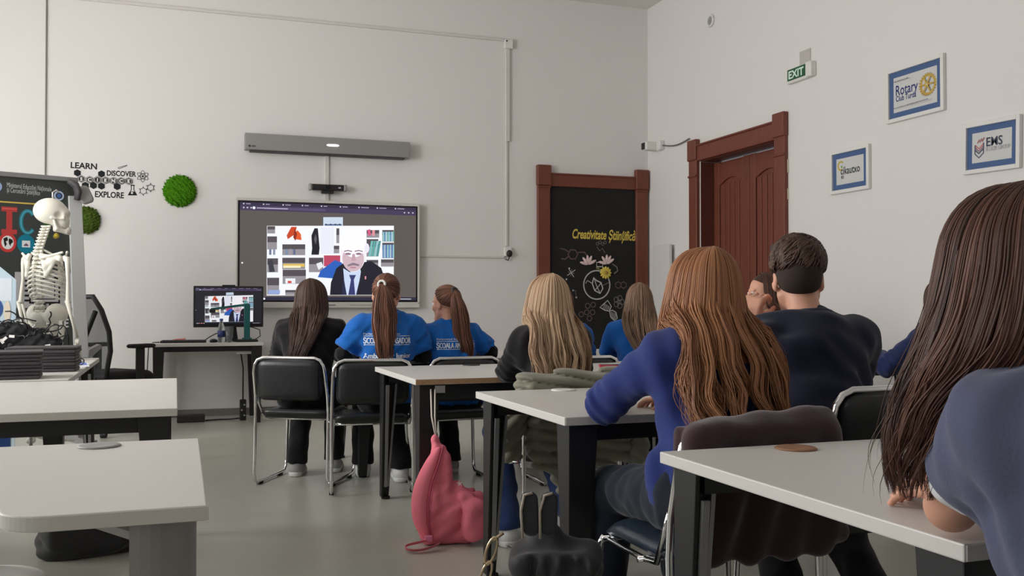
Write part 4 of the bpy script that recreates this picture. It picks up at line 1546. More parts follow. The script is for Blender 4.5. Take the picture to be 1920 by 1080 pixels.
# pale blue anatomy panel at the very left
t = thing('anatomy_panel', 'pale blue anatomy panel cut off by the left frame edge', 'panel', (-1.12, 7.0, 0.0), 0.1)
obj('panel_board', MB().prism([(-0.40, 0.0), (0.125, 0.0), (0.125, 1.27), (-0.02, 1.40), (-0.40, 1.40)], -0.02, 0.02), mat('pale_blue', (188, 208, 220), 0.5), t)
A = Art(-0.0205)
A.rect((214, 224, 232), -0.2, 1.13, 0.10, 1.28)
A.disc((60, 90, 150), 0.0, 1.22, 0.03, 0.05)
A.disc((60, 90, 150), 0.0, 1.08, 0.05, 0.07)
A.disc((222, 210, 190), 0.075, 1.06, 0.02, 0.07)
A.rect((140, 165, 190), -0.2, 0.72, 0.10, 0.93)
A.rect((130, 52, 52), -0.3, 0.12, 0.0, 0.55)
A.rect((36, 60, 110), 0.01, 0.12, 0.1, 0.55)
A.build('panel_print', t)

# laptops in two stacks
tops = []


def laptop(x, y, z, rz, label, group):
    if tops:
        return dup(tops[0], (x, y, z), rz, label, group)
    t_ = thing('closed_laptop', label, 'laptop', (x, y, z), rz, group)
    obj('laptop_base', MB().box((0, 0, 0.009), (0.34, 0.25, 0.018)), M['dark_grey'], t_, bevel=0.006)
    obj('laptop_lid', MB().box((0, 0.0, 0.026), (0.34, 0.25, 0.014)), mat('laptop_lid', (52, 50, 53), 0.5, bump=0.05), t_, bevel=0.006)
    tops.append(t_)
    return t_


nm = ('lowest', 'second', 'third', 'topmost')
for k in range(4):
    laptop(-0.79 + 0.006 * (k % 2), 5.16 + 0.008 * k, DT + 0.033 * k, radians(4 + 2 * (k % 2)), 'closed dark laptop, %s of the front stack on the left desk' % nm[k], 'laptops in the front stack')
for k in range(4):
    laptop(-0.67 + 0.005 * (k % 2), 5.66, DT + 0.033 * k, radians(-2 * (k % 2)), 'closed dark laptop, %s of the rear stack on the left desk' % nm[k], 'laptops in the rear stack')
tag(obj('kit_case', MB().box((0, 0, 0.03), (0.72, 0.30, 0.06)), mat('blue_grey_case', (134, 152, 162), 0.5), bevel=0.01, loc=(-1.0, 6.72, DT)), 'flat blue-grey case under the black cable heap', 'case')
v = Vol((-0.33, -0.13, -0.01), (0.33, 0.13, 0.21), 0.007)
v.add(ell((-0.02, 0, 0.05), (0.27, 0.10, 0.085)), 0).add(ell((0.0, 0.0, 0.10), (0.14, 0.09, 0.075)), 0.03).add(ell((0.17, 0.0, 0.04), (0.12, 0.09, 0.05)), 0.03).add(ell((-0.2, 0.0, 0.03), (0.1, 0.09, 0.05)), 0.03)
v.disp(waves(3, 10, 0.03, 0.09, 0.012))
v.a = np.maximum(v.a, -(v.lo[2] + v.h * np.arange(v.n[2], dtype=np.float32)[None, None, :]))
heap = vobj('cable_bag', v, mat('black_cloth', (20, 18, 24), 0.75), None)
heap.location = (-0.98, 6.72, DT + 0.06)
tag(heap, 'black bag with a heap of loose cables in front of the skeleton', 'bag')
b = MB()
r = random.Random(5)
for k in range(34):
    x0 = r.uniform(-0.3, 0.3)
    p = [Vector((x0, r.uniform(-0.09, 0.05), 0.02 + 0.10 * (1 - (x0 / 0.33) ** 2)))]
    dv = Vector((r.uniform(-1, 1), r.uniform(-0.5, 0.3), r.uniform(0.2, 1))).normalized()
    for i in range(9):
        dv = (dv + Vector((r.uniform(-.7, .7), r.uniform(-.4, .4), r.uniform(-.8, .55)))).normalized()
        q = p[-1] + dv * 0.028
        q.z = max(0.008, q.z)
        q.x = max(-0.33, min(0.33, q.x))
        q.y = max(-0.13, min(0.1, q.y))
        p.append(q)
    b.tube(p, 0.0045, 5)
o = obj('loose_cables', b, M['plastic'], heap, smooth=True)
o['kind'] = 'stuff'
b = MB()
for k in range(7):
    b.box((r.uniform(-0.28, 0.28), -0.1 + r.uniform(-.02, .02), r.uniform(0.03, 0.1)), (0.03, 0.015, 0.016), Matrix.Rotation(r.uniform(-1, 1), 3, 'Y'))
obj('cable_plugs', b, M['white_plastic'], heap)['kind'] = 'stuff'
t = thing('brochure', 'blue and white brochure on the corner of the left desk', 'paper', (-0.555, 6.15, DT), 0.1)
obj('sheet', MB().box((0, 0, 0.001), (0.14, 0.42, 0.002)), mat('paper_white', (225, 228, 235), 0.7), t)
A = MB().box((0, 0.06, 0.0025), (0.12, 0.26, 0.001))
obj('printed_field', A, mat('print_blue', (110, 130, 200), 0.7), t)
t = thing('eyeglasses', 'dark eyeglasses lying on the blue brochure', 'glasses', (-0.56, 6.05, DT + 0.003), 0.3)
b = MB()
for e in (-1, 1):
    b.tube([(e * 0.035 + 0.025 * cos(2 * pi * i / 16), 0, 0.022 + 0.02 * sin(2 * pi * i / 16)) for i in range(16)], 0.003, 6, closed=True)
    b.tube([(e * 0.06, 0, 0.03), (e * 0.065, 0.06, 0.015), (e * 0.06, 0.12, 0.004)], 0.0025, 6)
b.tube([(-0.01, 0, 0.03), (0.01, 0, 0.03)], 0.003, 6)
obj('glasses_frame', b, M['plastic'], t, smooth=True)

# ---- skeleton on its stand
t = thing('skeleton_model', 'life-size white skeleton model hanging from a stand before the poster board', 'skeleton', (-0.86, 7.33, 0.03), radians(-40))
SKZ = 0.13
BN = M['bone']
v = Vol((-0.1, -0.13, -0.16), (0.1, 0.14, 0.13), 0.004)
v.add(ell((0, -0.015, 0.03), (0.076, 0.098, 0.083)), 0).add(ell((0, 0.05, -0.035), (0.056, 0.052, 0.06)), 0.03).add(ell((0, 0.06, 0.02), (0.055, 0.04, 0.03)), 0.03)
for e in (-1, 1):
    v.cut(ell((e * 0.03, 0.108, 0.0), (0.02, 0.03, 0.018)), 0.006)
    v.add(cap((e * 0.058, 0.06, -0.02), (e * 0.07, -0.01, -0.02), 0.008), 0.008)
    v.cut(ell((e * 0.068, 0.035, 0.0), (0.016, 0.025, 0.02)), 0.01)
v.cut(ell((0, 0.105, -0.03), (0.012, 0.03, 0.018)), 0.005)
skull = vobj('skull', v, BN, t)
skull.scale = (1.1, 1.1, 1.1)
skull.location = (0.01, 0.05, 1.70)
skull.rotation_euler = (0, 0, radians(-40))
v = Vol((-0.08, -0.06, -0.15), (0.08, 0.14, 0.02), 0.004)
v.add(cap((0, 0.095, -0.105), (0.03, 0.08, -0.10), 0.013), 0).add(cap((0, 0.095, -0.105), (-0.03, 0.08, -0.10), 0.013), 0.01)
for e in (-1, 1):
    v.add(cap((e * 0.03, 0.08, -0.10), (e * 0.055, 0.02, -0.085), 0.012), 0.012).add(cap((e * 0.055, 0.02, -0.085), (e * 0.06, 0.005, -0.03), 0.011, 0.008), 0.01)
v.add(ell((0, 0.09, -0.085), (0.035, 0.02, 0.018)), 0.01)
jw = vobj('jaw', v, BN, skull)
obj('hook', MB().tube([(0, 0, 0.10), (0, 0, 0.15), (0.0, 0.02, 0.165), (0.0, 0.035, 0.15)], 0.006), M['chrome'], skull, smooth=True)
b = MB()
spine_y = lambda z: -0.02 - 0.03 * sin((z - 1.0) * 5.5) + (0.05 * max(0, z - 1.45) / 0.2)
z = 0.98
while z < 1.62:
    w_ = np.interp(z, [0.98, 1.2, 1.45, 1.62], [0.026, 0.022, 0.016, 0.013])
    y = spine_y(z)
    b.cyl((0, y, z), (0, y, z + 0.022), w_, w_ * 0.95, 12)
    b.tube([(0, y - 0.01, z + 0.012), (0, y - 0.055, z - 0.002)], [0.008, 0.006], 6)
    for e in (-1, 1):
        b.tube([(0, y - 0.01, z + 0.014), (e * 0.042, y - 0.025, z + 0.016)], [0.007, 0.006], 6)
    z += np.interp(z, [0.98, 1.2, 1.45, 1.62], [0.036, 0.03, 0.024, 0.019])
obj('spine', b, BN, t, smooth=False)
for k in range(11):
    zz = 1.46 - 0.030 * k
    wd = np.interp(k, [0, 2, 5, 8, 10], [0.06, 0.11, 0.135, 0.135, 0.12])
    dp = np.interp(k, [0, 2, 5, 8, 10], [0.055, 0.085, 0.105, 0.11, 0.10])
    end = np.interp(k, [0, 6, 8, 10], [2.75, 2.75, 2.4, 1.5])
    for e in (-1, 1):
        pts = []
        for i in range(17):
            an = 0.12 + (end - 0.12) * i / 16
            pts.append((e * wd * sin(an), spine_y(zz) + 0.065 - (dp * cos(an)), zz - 0.09 * (an / 2.75) ** 1.1 + (0.03 * max(0, an - 2.0) if k > 2 else 0)))
        obj('rib', MB().tube(pts, 0.0058, 6, flat_=1.4), BN, t, smooth=True)
obj('sternum', MB().pad(0.045, 0.18, 0.014, 0.015, lambda u, vv, d: (u * (1 + vv), 0.135 + d + 0.02 * -vv, 1.30 + vv)), BN, t, smooth=True, merge=True)
for e in (-1, 1):
    obj('clavicle', MB().tube([(e * 0.02, 0.125, 1.40), (e * 0.08, 0.11, 1.425), (e * 0.165, 0.03, 1.44)], [0.009, 0.007, 0.009]), BN, t, smooth=True)
    v = Vol((-0.12, -0.06, -0.12), (0.12, 0.08, 0.12), 0.005)
    pA, pB, pC = (-0.055, -0.01, 0.055), (0.05, 0.0, 0.045), (-0.02, -0.012, -0.085)
    for q1, q2 in ((pA, pB), (pB, pC), (pA, pC), ((-0.03, -0.01, 0.0), (0.0, -0.01, 0.03)), ((-0.03, -0.01, -0.03), (0.02, -0.01, 0.02))):
        v.add(cap(q1, q2, 0.011), 0.022)
    v.add(cap((-0.05, -0.022, 0.035), (0.085, -0.01, 0.075), 0.009), 0.008).add(ell((0.065, 0.0, 0.035), (0.02, 0.02, 0.024)), 0.01)
    if e < 0:
        v.a = v.a[::-1].copy()
        v.lo = v.lo * np3((1, 1, 1))
    o = vobj('scapula', v, BN, t)
    o.location = (e * 0.10, -0.055, 1.36)
    o.rotation_euler = (0, 0, e * radians(25))
    hb = MB().tube([(e * 0.19, 0.0, 1.40), (e * 0.20, 0.0, 1.37), (e * 0.205, 0.0, 1.25), (e * 0.215, -0.01, 1.11), (e * 0.215, -0.01, 1.09)], [0.022, 0.018, 0.011, 0.013, 0.024], 10)
    hb.ball((e * 0.178, 0, 1.395), 0.022)
    obj('humerus', hb, BN, t, smooth=True)
    fb_ = MB().tube([(e * 0.222, -0.02, 1.10), (e * 0.23, 0.02, 0.95), (e * 0.235, 0.05, 0.845)], [0.016, 0.008, 0.011], 8).tube([(e * 0.205, -0.005, 1.085), (e * 0.215, 0.045, 0.95), (e * 0.225, 0.065, 0.845)], [0.011, 0.007, 0.012], 8)
    obj('forearm_bones', fb_, BN, t, smooth=True)
    hn = MB().ball((e * 0.232, 0.06, 0.82), (0.02, 0.012, 0.022))
    for k in range(5):
        dx = -0.02 + 0.01 * k
        hn.tube([(e * 0.232, 0.06 + dx * 0.6, 0.81), (e * 0.236, 0.062 + dx * 1.2, 0.75), (e * 0.236, 0.064 + dx * 1.4, 0.67 + 0.02 * abs(k - 2))], 0.005, 6)
    obj('hand_bones', hn, BN, t, smooth=True)
    # hip bone: flared wing above, ring with opening below
    v = Vol((-0.02, -0.11, -0.15), (0.16, 0.13, 0.14), 0.005)
    v.add(ell((0.085, 0.0, 0.05), (0.055, 0.088, 0.075)), 0)
    v.cut(ell((0.055, 0.02, 0.055), (0.058, 0.085, 0.075)), 0.006)
    v.add(ell((0.09, 0.0, -0.02), (0.03, 0.036, 0.034)), 0.02)
    v.add(cap((0.085, -0.02, -0.03), (0.06, -0.035, -0.10), 0.017), 0.015).add(cap((0.06, -0.035, -0.10), (0.02, 0.05, -0.09), 0.011), 0.01)
    v.add(cap((0.09, 0.02, -0.03), (0.012, 0.085, -0.05), 0.012), 0.012).add(cap((0.012, 0.085, -0.05), (0.02, 0.05, -0.09), 0.012), 0.01)
    v.add(cap((0.075, -0.06, 0.01), (0.025, -0.075, 0.05), 0.018), 0.02)
    if e < 0:
        v.a = v.a[::-1].copy()
        v.lo = np3((-0.16, -0.11, -0.15))
    o = vobj('hip_bone', v, BN, t)
    o.location = (0, 0.02, 0.96)
    fm = MB().tube([(e * 0.135, 0.01, 0.965), (e * 0.14, 0.012, 0.91), (e * 0.125, 0.02, 0.80), (e * 0.10, 0.015, 0.58), (e * 0.095, 0.01, 0.535)], [0.02, 0.022, 0.0145, 0.0145, 0.032], 10)
    fm.tube([(e * 0.092, 0.015, 0.945), (e * 0.135, 0.01, 0.955)], [0.014, 0.016], 8).ball((e * 0.09, 0.015, 0.945), 0.024)
    obj('femur', fm, BN, t, smooth=True)
    tb = MB().tube([(e * 0.095, 0.01, 0.515), (e * 0.095, 0.01, 0.48), (e * 0.09, 0.01, 0.3), (e * 0.085, 0.0, SKZ + 0.06)], [0.03, 0.02, 0.012, 0.019], 10).tube([(e * 0.125, -0.01, 0.49), (e * 0.12, -0.01, 0.3), (e * 0.11, -0.01, SKZ + 0.05)], [0.01, 0.006, 0.011], 8)
    obj('shin_bones', tb, BN, t, smooth=True)
    ft = MB().ball((e * 0.087, -0.03, SKZ), (0.022, 0.04, 0.025)).ball((e * 0.087, 0.0, SKZ + 0.03), (0.022, 0.026, 0.02))
    for k in range(5):
        dx = 0.024 - 0.012 * k
        ft.tube([(e * (0.087 + dx * 0.4), 0.03, SKZ + 0.02), (e * (0.09 + dx), 0.10, SKZ - 0.005), (e * (0.09 + dx * 1.2), 0.155 - 0.006 * k, SKZ - 0.015)], [0.011, 0.008, 0.006], 6)
    obj('foot_bones', ft, BN, t, smooth=True)
v = Vol((-0.07, -0.07, -0.09), (0.07, 0.07, 0.07), 0.005)
v.add(ell((0, 0.0, 0.01), (0.05, 0.022, 0.055), rotm(0.5)), 0).add(cap((0, -0.02, -0.03), (0, 0.005, -0.075), 0.014, 0.007), 0.015)
o = vobj('sacrum', v, BN, t)
o.location = (0, -0.05, 0.96)
obj('neck_disc', MB().tube([(0.0, 0.085, 1.555), (0.02, 0.08, 1.56), (0.035, 0.06, 1.565)], 0.016), M['yellowbone'], t, smooth=True)
obj('stand_pole', MB().cyl((0, -0.11, 0.05), (0, -0.11, 0.9), 0.012).tube([(0, -0.11, 0.9), (0, -0.09, 0.93), (0, -0.05, 0.95)], 0.01), M['chrome'], t, smooth=True)
b = MB()
for k in range(5):
    an = 2 * pi * k / 5
    b.tube([(0, -0.11, 0.06), (0.25 * cos(an), -0.11 + 0.25 * sin(an), 0.045)], [0.02, 0.014]).ball((0.25 * cos(an), -0.11 + 0.25 * sin(an), 0.025), 0.025)
obj('stand_base', b, M['silver'], t, smooth=True)

# ------------------------------------------------------------------ people
SKIN = M['skin']


def unit(v_):
    v_ = np3(v_)
    return v_ / (np.linalg.norm(v_) + 1e-9)


def strands(P, Rr, nrm, k=4, flat_=0.6):
    """P (N,M,3) centre lines, Rr (N,M) radii, nrm (N,M,3) outward directions -> verts, quads"""
    N, Mm, _ = P.shape
    t = np.gradient(P, axis=1)
    t /= np.linalg.norm(t, axis=2, keepdims=True) + 1e-9
    w = np.cross(t, nrm)
    w /= np.linalg.norm(w, axis=2, keepdims=True) + 1e-9
    n2 = np.cross(w, t)
    V = []
    for j in range(k):
        an = 2 * pi * j / k
        V.append(P + (w * cos(an) + n2 * sin(an) * flat_) * Rr[..., None])
    V = np.stack(V, 2)                                    # N,M,k,3
    idx = np.arange(N * Mm * k).reshape(N, Mm, k)
    a = idx[:, :-1, :]
    b = np.roll(idx, -1, axis=2)[:, :-1, :]
    c = np.roll(idx, -1, axis=2)[:, 1:, :]
    d = idx[:, 1:, :]
    return V.reshape(-1, 3), np.stack([a, b, c, d], -1).reshape(-1, 4)


def smooth_lines(P, it=2):
    for _ in range(it):
        P[:, 1:-1] = 0.5 * P[:, 1:-1] + 0.25 * (P[:, :-2] + P[:, 2:])
    return P


def long_hair(root, H, yaw, keys, material, n=260, seed=1, wave=(0.0, 0.01, 0.12), r=0.0085, phi=150, tipvar=0.10, crown=0.125, part=0.0, flick=0.0, name='hair', front=0.055, base=True, Mz=24, vol=None, push=(0, -1, 0), fine=5.0, nc=44, gather=0.55, onset=0.0, lift=0.0):
    """hair falling from a parting over the head and down the back.
    keys: rows (z, half width, half depth, cx, cy) from z about 0.02 downwards, relative to the head centre"""
    rg = np.random.default_rng(seed)
    n = int(n * fine)
    r = r / fine ** 0.62
    K = np.array([list(k) + [0] * (5 - len(k)) for k in keys], dtype=float)
    z0, a0, b0 = K[0, 0], K[0, 1], K[0, 2]
    Mt = 9
    M_ = Mt + Mz

    def lines(ph, lam, ztip):
        N = len(ph)
        P = np.zeros((N, M_, 3))
        nr = np.zeros((N, M_, 3))
        for i in range(Mt):
            th = (pi / 2) * (1 - i / Mt)
            z = z0 + (crown - z0) * sin(th)
            ca = cos(th)
            a = a0 * ca
            b = front * (1 - ca) + b0 * ca
            P[:, i, 0] = K[0, 3] + part * (1 - ca) + lam * a * np.sin(ph)
            P[:, i, 1] = K[0, 4] - lam * b * np.cos(ph)
            P[:, i, 2] = z0 + (z - z0) * lam
            nr[:, i] = np.stack([np.sin(ph) * ca, -np.cos(ph) * ca, np.full(N, sin(th) + 0.05)], 1)
        for j in range(Mz):
            z = z0 + (ztip - z0) * ((j + 0.5) / (Mz - 0.5))
            zi = -z
            a = np.interp(zi, -K[:, 0], K[:, 1])
            b = np.interp(zi, -K[:, 0], K[:, 2])
            cx = np.interp(zi, -K[:, 0], K[:, 3])
            cy = np.interp(zi, -K[:, 0], K[:, 4])
            P[:, Mt + j, 0] = cx + lam * a * np.sin(ph)
            P[:, Mt + j, 1] = cy - lam * b * np.cos(ph)
            P[:, Mt + j, 2] = z
            nr[:, Mt + j] = np.stack([np.sin(ph), -np.cos(ph), np.zeros(N)], 1)
        return P, nr
    ph = np.radians(rg.uniform(-phi, phi, n))
    lam = rg.uniform(0.90, 1.05, n)
    zmin = K[-1, 0]
    # the outer locks end a little higher at the sides
    ztip = zmin + rg.uniform(0, 1, n) ** 1.5 * tipvar * (1 + 0.5 * np.abs(np.sin(ph)))
    P, nr = lines(ph, lam, ztip)
    P = smooth_lines(P, 2)
    cph = np.sort(np.radians(rg.uniform(-phi, phi, nc)))
    ci = np.argmin(np.abs(ph[:, None] - cph[None, :]), 1)
    phase = rg.uniform(0, 2 * pi, nc)[ci] + rg.normal(0, 0.30, n)
    tone = np.clip(rg.beta(1.6, 1.6, nc)[ci] * 0.8 + rg.normal(0.1, 0.12, n), 0, 1)
    wl = wave[2] * rg.uniform(0.8, 1.25, nc)[ci]
    s_ = np.linspace(0, 1, M_)[None, :]
    depth = np.clip((z0 - P[:, :, 2]) / max(1e-6, z0 - zmin), 0, 1)
    ramp = np.clip((depth - onset) / (1 - onset), 0, 1)
    amp = (wave[0] + (wave[1] - wave[0]) * ramp ** 1.2) * rg.uniform(0.5, 1.3, nc)[ci][:, None]
    ang = 2 * pi * (z0 - P[:, :, 2]) / wl[:, None] + phase[:, None]
    tang = np.stack([np.cos(ph), np.sin(ph), np.zeros(n)], 1)[:, None, :]
    P += tang * (amp * np.sin(ang))[..., None] + nr * (amp * 0.6 * np.cos(ang))[..., None]
    # strands gather in clumps towards the tips
    Pc = np.zeros((nc, M_, 3))
    for c_ in range(nc):
        m_ = ci == c_
        if m_.any():
            Pc[c_] = P[m_].mean(0)
    g = (gather * depth ** 1.2)[..., None]
    P[:, :, :2] = P[:, :, :2] * (1 - g) + Pc[ci][:, :, :2] * g
    if flick:
        d_ = np.clip((depth - 0.72) / 0.28, 0, 1) ** 2
        sgn = np.where(rg.random(nc) < 0.5, -1, 1)[ci] * rg.uniform(0.2, 1.2, nc)[ci] * rg.uniform(0.8, 1.2, n)
        P += tang * (flick * d_ * sgn[:, None])[..., None]
    rr = r * rg.uniform(0.6, 1.2, n)[:, None] * (0.55 + 0.45 * np.clip(s_ * 4, 0, 1)) * (1 - 0.92 * s_ ** 3.5)
    c_, s2 = cos(yaw), sin(yaw)

    def turn(V_, f=1):
        return np.stack([V_[..., 0] * c_ - V_[..., 1] * s2 * f, V_[..., 0] * s2 * f + V_[..., 1] * c_, V_[..., 2]], -1) if f == 1 else np.stack([V_[..., 0] * c_ + V_[..., 1] * s2, -V_[..., 0] * s2 + V_[..., 1] * c_, V_[..., 2]], -1)

    def rest(P_, gap):
        """lay the locks on the clothes instead of inside them"""
        if vol is None:
            return P_
        Wp = turn(P_) + np.array(H)
        pd = np.array(push, dtype=float)
        pd /= np.linalg.norm(pd)
        g_ = np.broadcast_to(gap, Wp.shape[:2])
        mv = np.zeros(Wp.shape[:2])
        for _ in range(26):
            d_ = vol.sample(Wp + pd * mv[..., None])
            mv += np.clip(g_ - d_, 0, 0.02)
        # carry the displacement on below and smooth it
        for _ in range(3):
            mv[:, 1:-1] = np.maximum(mv[:, 1:-1], 0.5 * mv[:, 1:-1] + 0.25 * (mv[:, :-2] + mv[:, 2:]))
        Wp = Wp + pd * mv[..., None]
        return turn(Wp - np.array(H), -1)
    gp = 0.004 + 0.030 * rg.uniform(0, 1, n)[:, None] ** 1.4 * np.ones((1, M_)) + lift * (rg.uniform(0, 1, nc) ** 2)[ci][:, None] * depth
    loose = rg.random(n) < 0.06
    P[loose] += (rg.normal(0, 1, (loose.sum(), 1, 3)) * np.array([0.016, 0.016, 0.006])) * (depth[loose] ** 1.3)[..., None]
    P = rest(P, gp)
    P = smooth_lines(P, 1)
    V, Q = strands(P, rr, nr)
    V, Q = [V], [Q]
    tones = [np.repeat(tone, M_ * 4)]
    if base:
        m2 = 48
        ph2 = np.radians(np.linspace(-phi, phi, m2))
        PB, nb = lines(ph2, np.full(m2, 0.88), np.full(m2, zmin + tipvar * 1.1))
        PB = rest(PB, 0.003)
        o_ = len(V[0])
        tones.append(np.full(m2 * M_, 0.15))
        V.append(PB.reshape(-1, 3))
        id_ = np.arange(m2 * M_).reshape(m2, M_) + o_
        Q.append(np.stack([id_[:-1, :-1], id_[:-1, 1:], id_[1:, 1:], id_[1:, :-1]], -1).reshape(-1, 4))
    if base:
        cv, cq = scalp(np.array([0.0, -0.25, 0.968]), lam=1.0)
        Q.append(cq + sum(len(x) for x in V))
        V.append(cv)
        tones.append(np.full(len(cv), 0.25))
    V = np.concatenate(V)
    Q = np.concatenate(Q)
    V = turn(V) + np.array(H)
    me = fast_mesh(name, V, Q, tone=np.concatenate(tones))
    me.materials.append(material)
    return link(name, me, root)


HEAD_RAD = np.array([0.0785, 0.0995, 0.091])
HEAD_CEN = np.array([0, -0.012, 0.032])


def hairline(psi, low=0.0):
    """direction of the hairline; psi 0 front, pi back"""
    c = (1 - np.cos(psi)) / 2
    el = np.radians(np.interp(c, [0, 0.35, 0.6, 1.0], [36 - low, 16 - low, -18, -38]))
    return np.stack([np.sin(psi) * np.cos(el), np.cos(psi) * np.cos(el), np.sin(el)], -1)


def scalp(dT, m2=56, k=14, lam=1.0):
    psi = np.linspace(0, 2 * pi, m2)
    d0 = hairline(psi)
    om = np.arccos(np.clip(d0 @ dT, -1, 1))[:, None]
    u = np.linspace(0, 1, k)[None, :]
    d = (np.sin((1 - u) * om) / np.sin(om))[..., None] * d0[:, None, :] + (np.sin(u * om) / np.sin(om))[..., None] * dT
    d /= np.linalg.norm(d, axis=2, keepdims=True)
    P = HEAD_CEN + d * HEAD_RAD * lam
    id_ = np.arange(m2 * k).reshape(m2, k)
    return P.reshape(-1, 3), np.stack([id_[:-1, :-1], id_[:-1, 1:], id_[1:, 1:], id_[1:, :-1]], -1).reshape(-1, 4)


def tied_hair(root, H, Rm, tie, tail, material, tie_mat, n=520, seed=1, r=0.0036, tail_n=420, tail_wave=(0.002, 0.006, 0.16), tail_r=0.0036):
    """hair pulled back to a tie; tail: rows (z, half width, half depth, cx, cy) relative to the head centre"""
    rg = np.random.default_rng(seed)
    rad = np.array([0.083, 0.106, 0.098])
    cen = np.array([0, -0.012, 0.024])
    tie = np.array(tie, dtype=float)
    dT = (tie - cen) / rad
    dT /= np.linalg.norm(dT)

    def hairline(psi):
        # psi 0 front, pi back
        c = (1 - np.cos(psi)) / 2
        el = np.radians(np.interp(c, [0, 0.35, 0.6, 1.0], [48, 22, -18, -38]))
        return np.stack([np.sin(psi) * np.cos(el), np.cos(psi) * np.cos(el), np.sin(el)], -1)

    def paths(psi, lam, M_, u0=0.0):
        d0 = hairline(psi)
        om = np.arccos(np.clip(d0 @ dT, -1, 1))[:, None]
        u = np.linspace(0, 1, M_)[None, :]
        u = u0 + (1 - u0) * u if np.isscalar(u0) else u0[:, None] + (1 - u0[:, None]) * u
        A = np.sin((1 - u) * om) / np.sin(om)
        B = np.sin(u * om) / np.sin(om)
        d = A[..., None] * d0[:, None, :] + B[..., None] * dT
        d /= np.linalg.norm(d, axis=2, keepdims=True)
        return cen + d * rad * lam[:, None, None], d
    psi = rg.uniform(0, 2 * pi, n)
    P, nr = paths(psi, rg.uniform(1.0, 1.045, n), 14, rg.uniform(0, 0.45, n))
    rr = r * rg.uniform(0.7, 1.2, n)[:, None] * np.interp(np.linspace(0, 1, 14), [0, 0.15, 1], [0.3, 1, 0.8])[None, :]
    V, Q = strands(P, rr, nr)
    Vs, Qs = [V], [Q]
    m2 = 56
    PB, nb = paths(np.linspace(0, 2 * pi, m2), np.full(m2, 1.0), 14)
    id_ = np.arange(m2 * 14).reshape(m2, 14) + len(V)
    Vs.append(PB.reshape(-1, 3))
    Qs.append(np.stack([id_[:-1, :-1], id_[:-1, 1:], id_[1:, 1:], id_[1:, :-1]], -1).reshape(-1, 4))
    V = np.concatenate(Vs)
    Q = np.concatenate(Qs)
    V = V @ np.array(Rm).T + np.array(H)
    me = fast_mesh('hair', V, Q, tone=np.concatenate([np.repeat(np.clip(0.5 + 0.3 * np.sin(7 * psi) + rg.normal(0, .15, n), 0, 1), 14 * 4), np.full(m2 * 14, 0.15)]))
    me.materials.append(material)
    hr = link('hair', me, root)
    # tail hangs straight down in the person's own frame
    tw = np.array(Rm) @ tie + np.array(H)
    K = np.array([list(k) for k in tail], dtype=float)
    M_ = 26
    ph = rg.uniform(0, 2 * pi, tail_n)
    lam = np.sqrt(rg.uniform(0.05, 1, tail_n))
    zt = K[-1, 0] + rg.uniform(0, 1, tail_n) ** 2 * 0.12
    P = np.zeros((tail_n, M_, 3))
    nr = np.zeros((tail_n, M_, 3))
    wph = 1.5 * np.sin(3 * ph) + rg.normal(0, .3, tail_n)
    for j in range(M_):
        u = j / (M_ - 1)
        z = K[0, 0] + (zt - K[0, 0]) * u
        f_ = lambda c: np.interp(-z, -K[:, 0], K[:, c])
        amp = tail_wave[0] + (tail_wave[1] - tail_wave[0]) * u
        an = 2 * pi * z / tail_wave[2] + wph
        P[:, j, 0] = H[0] + f_(3) + lam * f_(1) * np.cos(ph) + amp * np.sin(an)
        P[:, j, 1] = H[1] + f_(4) + lam * f_(2) * np.sin(ph) + 0.5 * amp * np.cos(an)
        P[:, j, 2] = H[2] + z
        nr[:, j] = np.stack([np.cos(ph), np.sin(ph), np.zeros(tail_n)], 1)
    # start all strands at the tie
    for j in range(4):
        g = (1 - j / 4.0) ** 1.5
        P[:, j] = P[:, j] * (1 - g) + (tw + (P[:, j] - P[:, j].mean(0)) * 0.6) * g
    P = smooth_lines(P, 2)
    u = np.linspace(0, 1, M_)[None, :]
    V, Q = strands(P, tail_r * rg.uniform(0.7, 1.2, tail_n)[:, None] * (1 - 0.9 * u ** 4), nr)
    me = fast_mesh('ponytail', V, Q, tone=np.repeat(np.clip(0.5 + 0.35 * np.sin(5 * ph + 3 * lam) + rg.normal(0, .15, tail_n), 0, 1), M_ * 4))
    me.materials.append(material)
    link('ponytail', me, root)
    b = MB()
    nrm = unit(np.array(Rm) @ (dT * np.array([1, 1, 0.6])))
    Rz = Vector(nrm).to_track_quat('Z', 'Y').to_matrix()
    b.tube([tuple(Vector(tw + nrm * 0.004) + Rz @ Vector((0.021 * cos(2 * pi * i / 14), 0.021 * sin(2 * pi * i / 14), 0))) for i in range(14)], 0.0075, 8, closed=True)
    obj('hair_tie', b, tie_mat, root, smooth=True)
    return hr


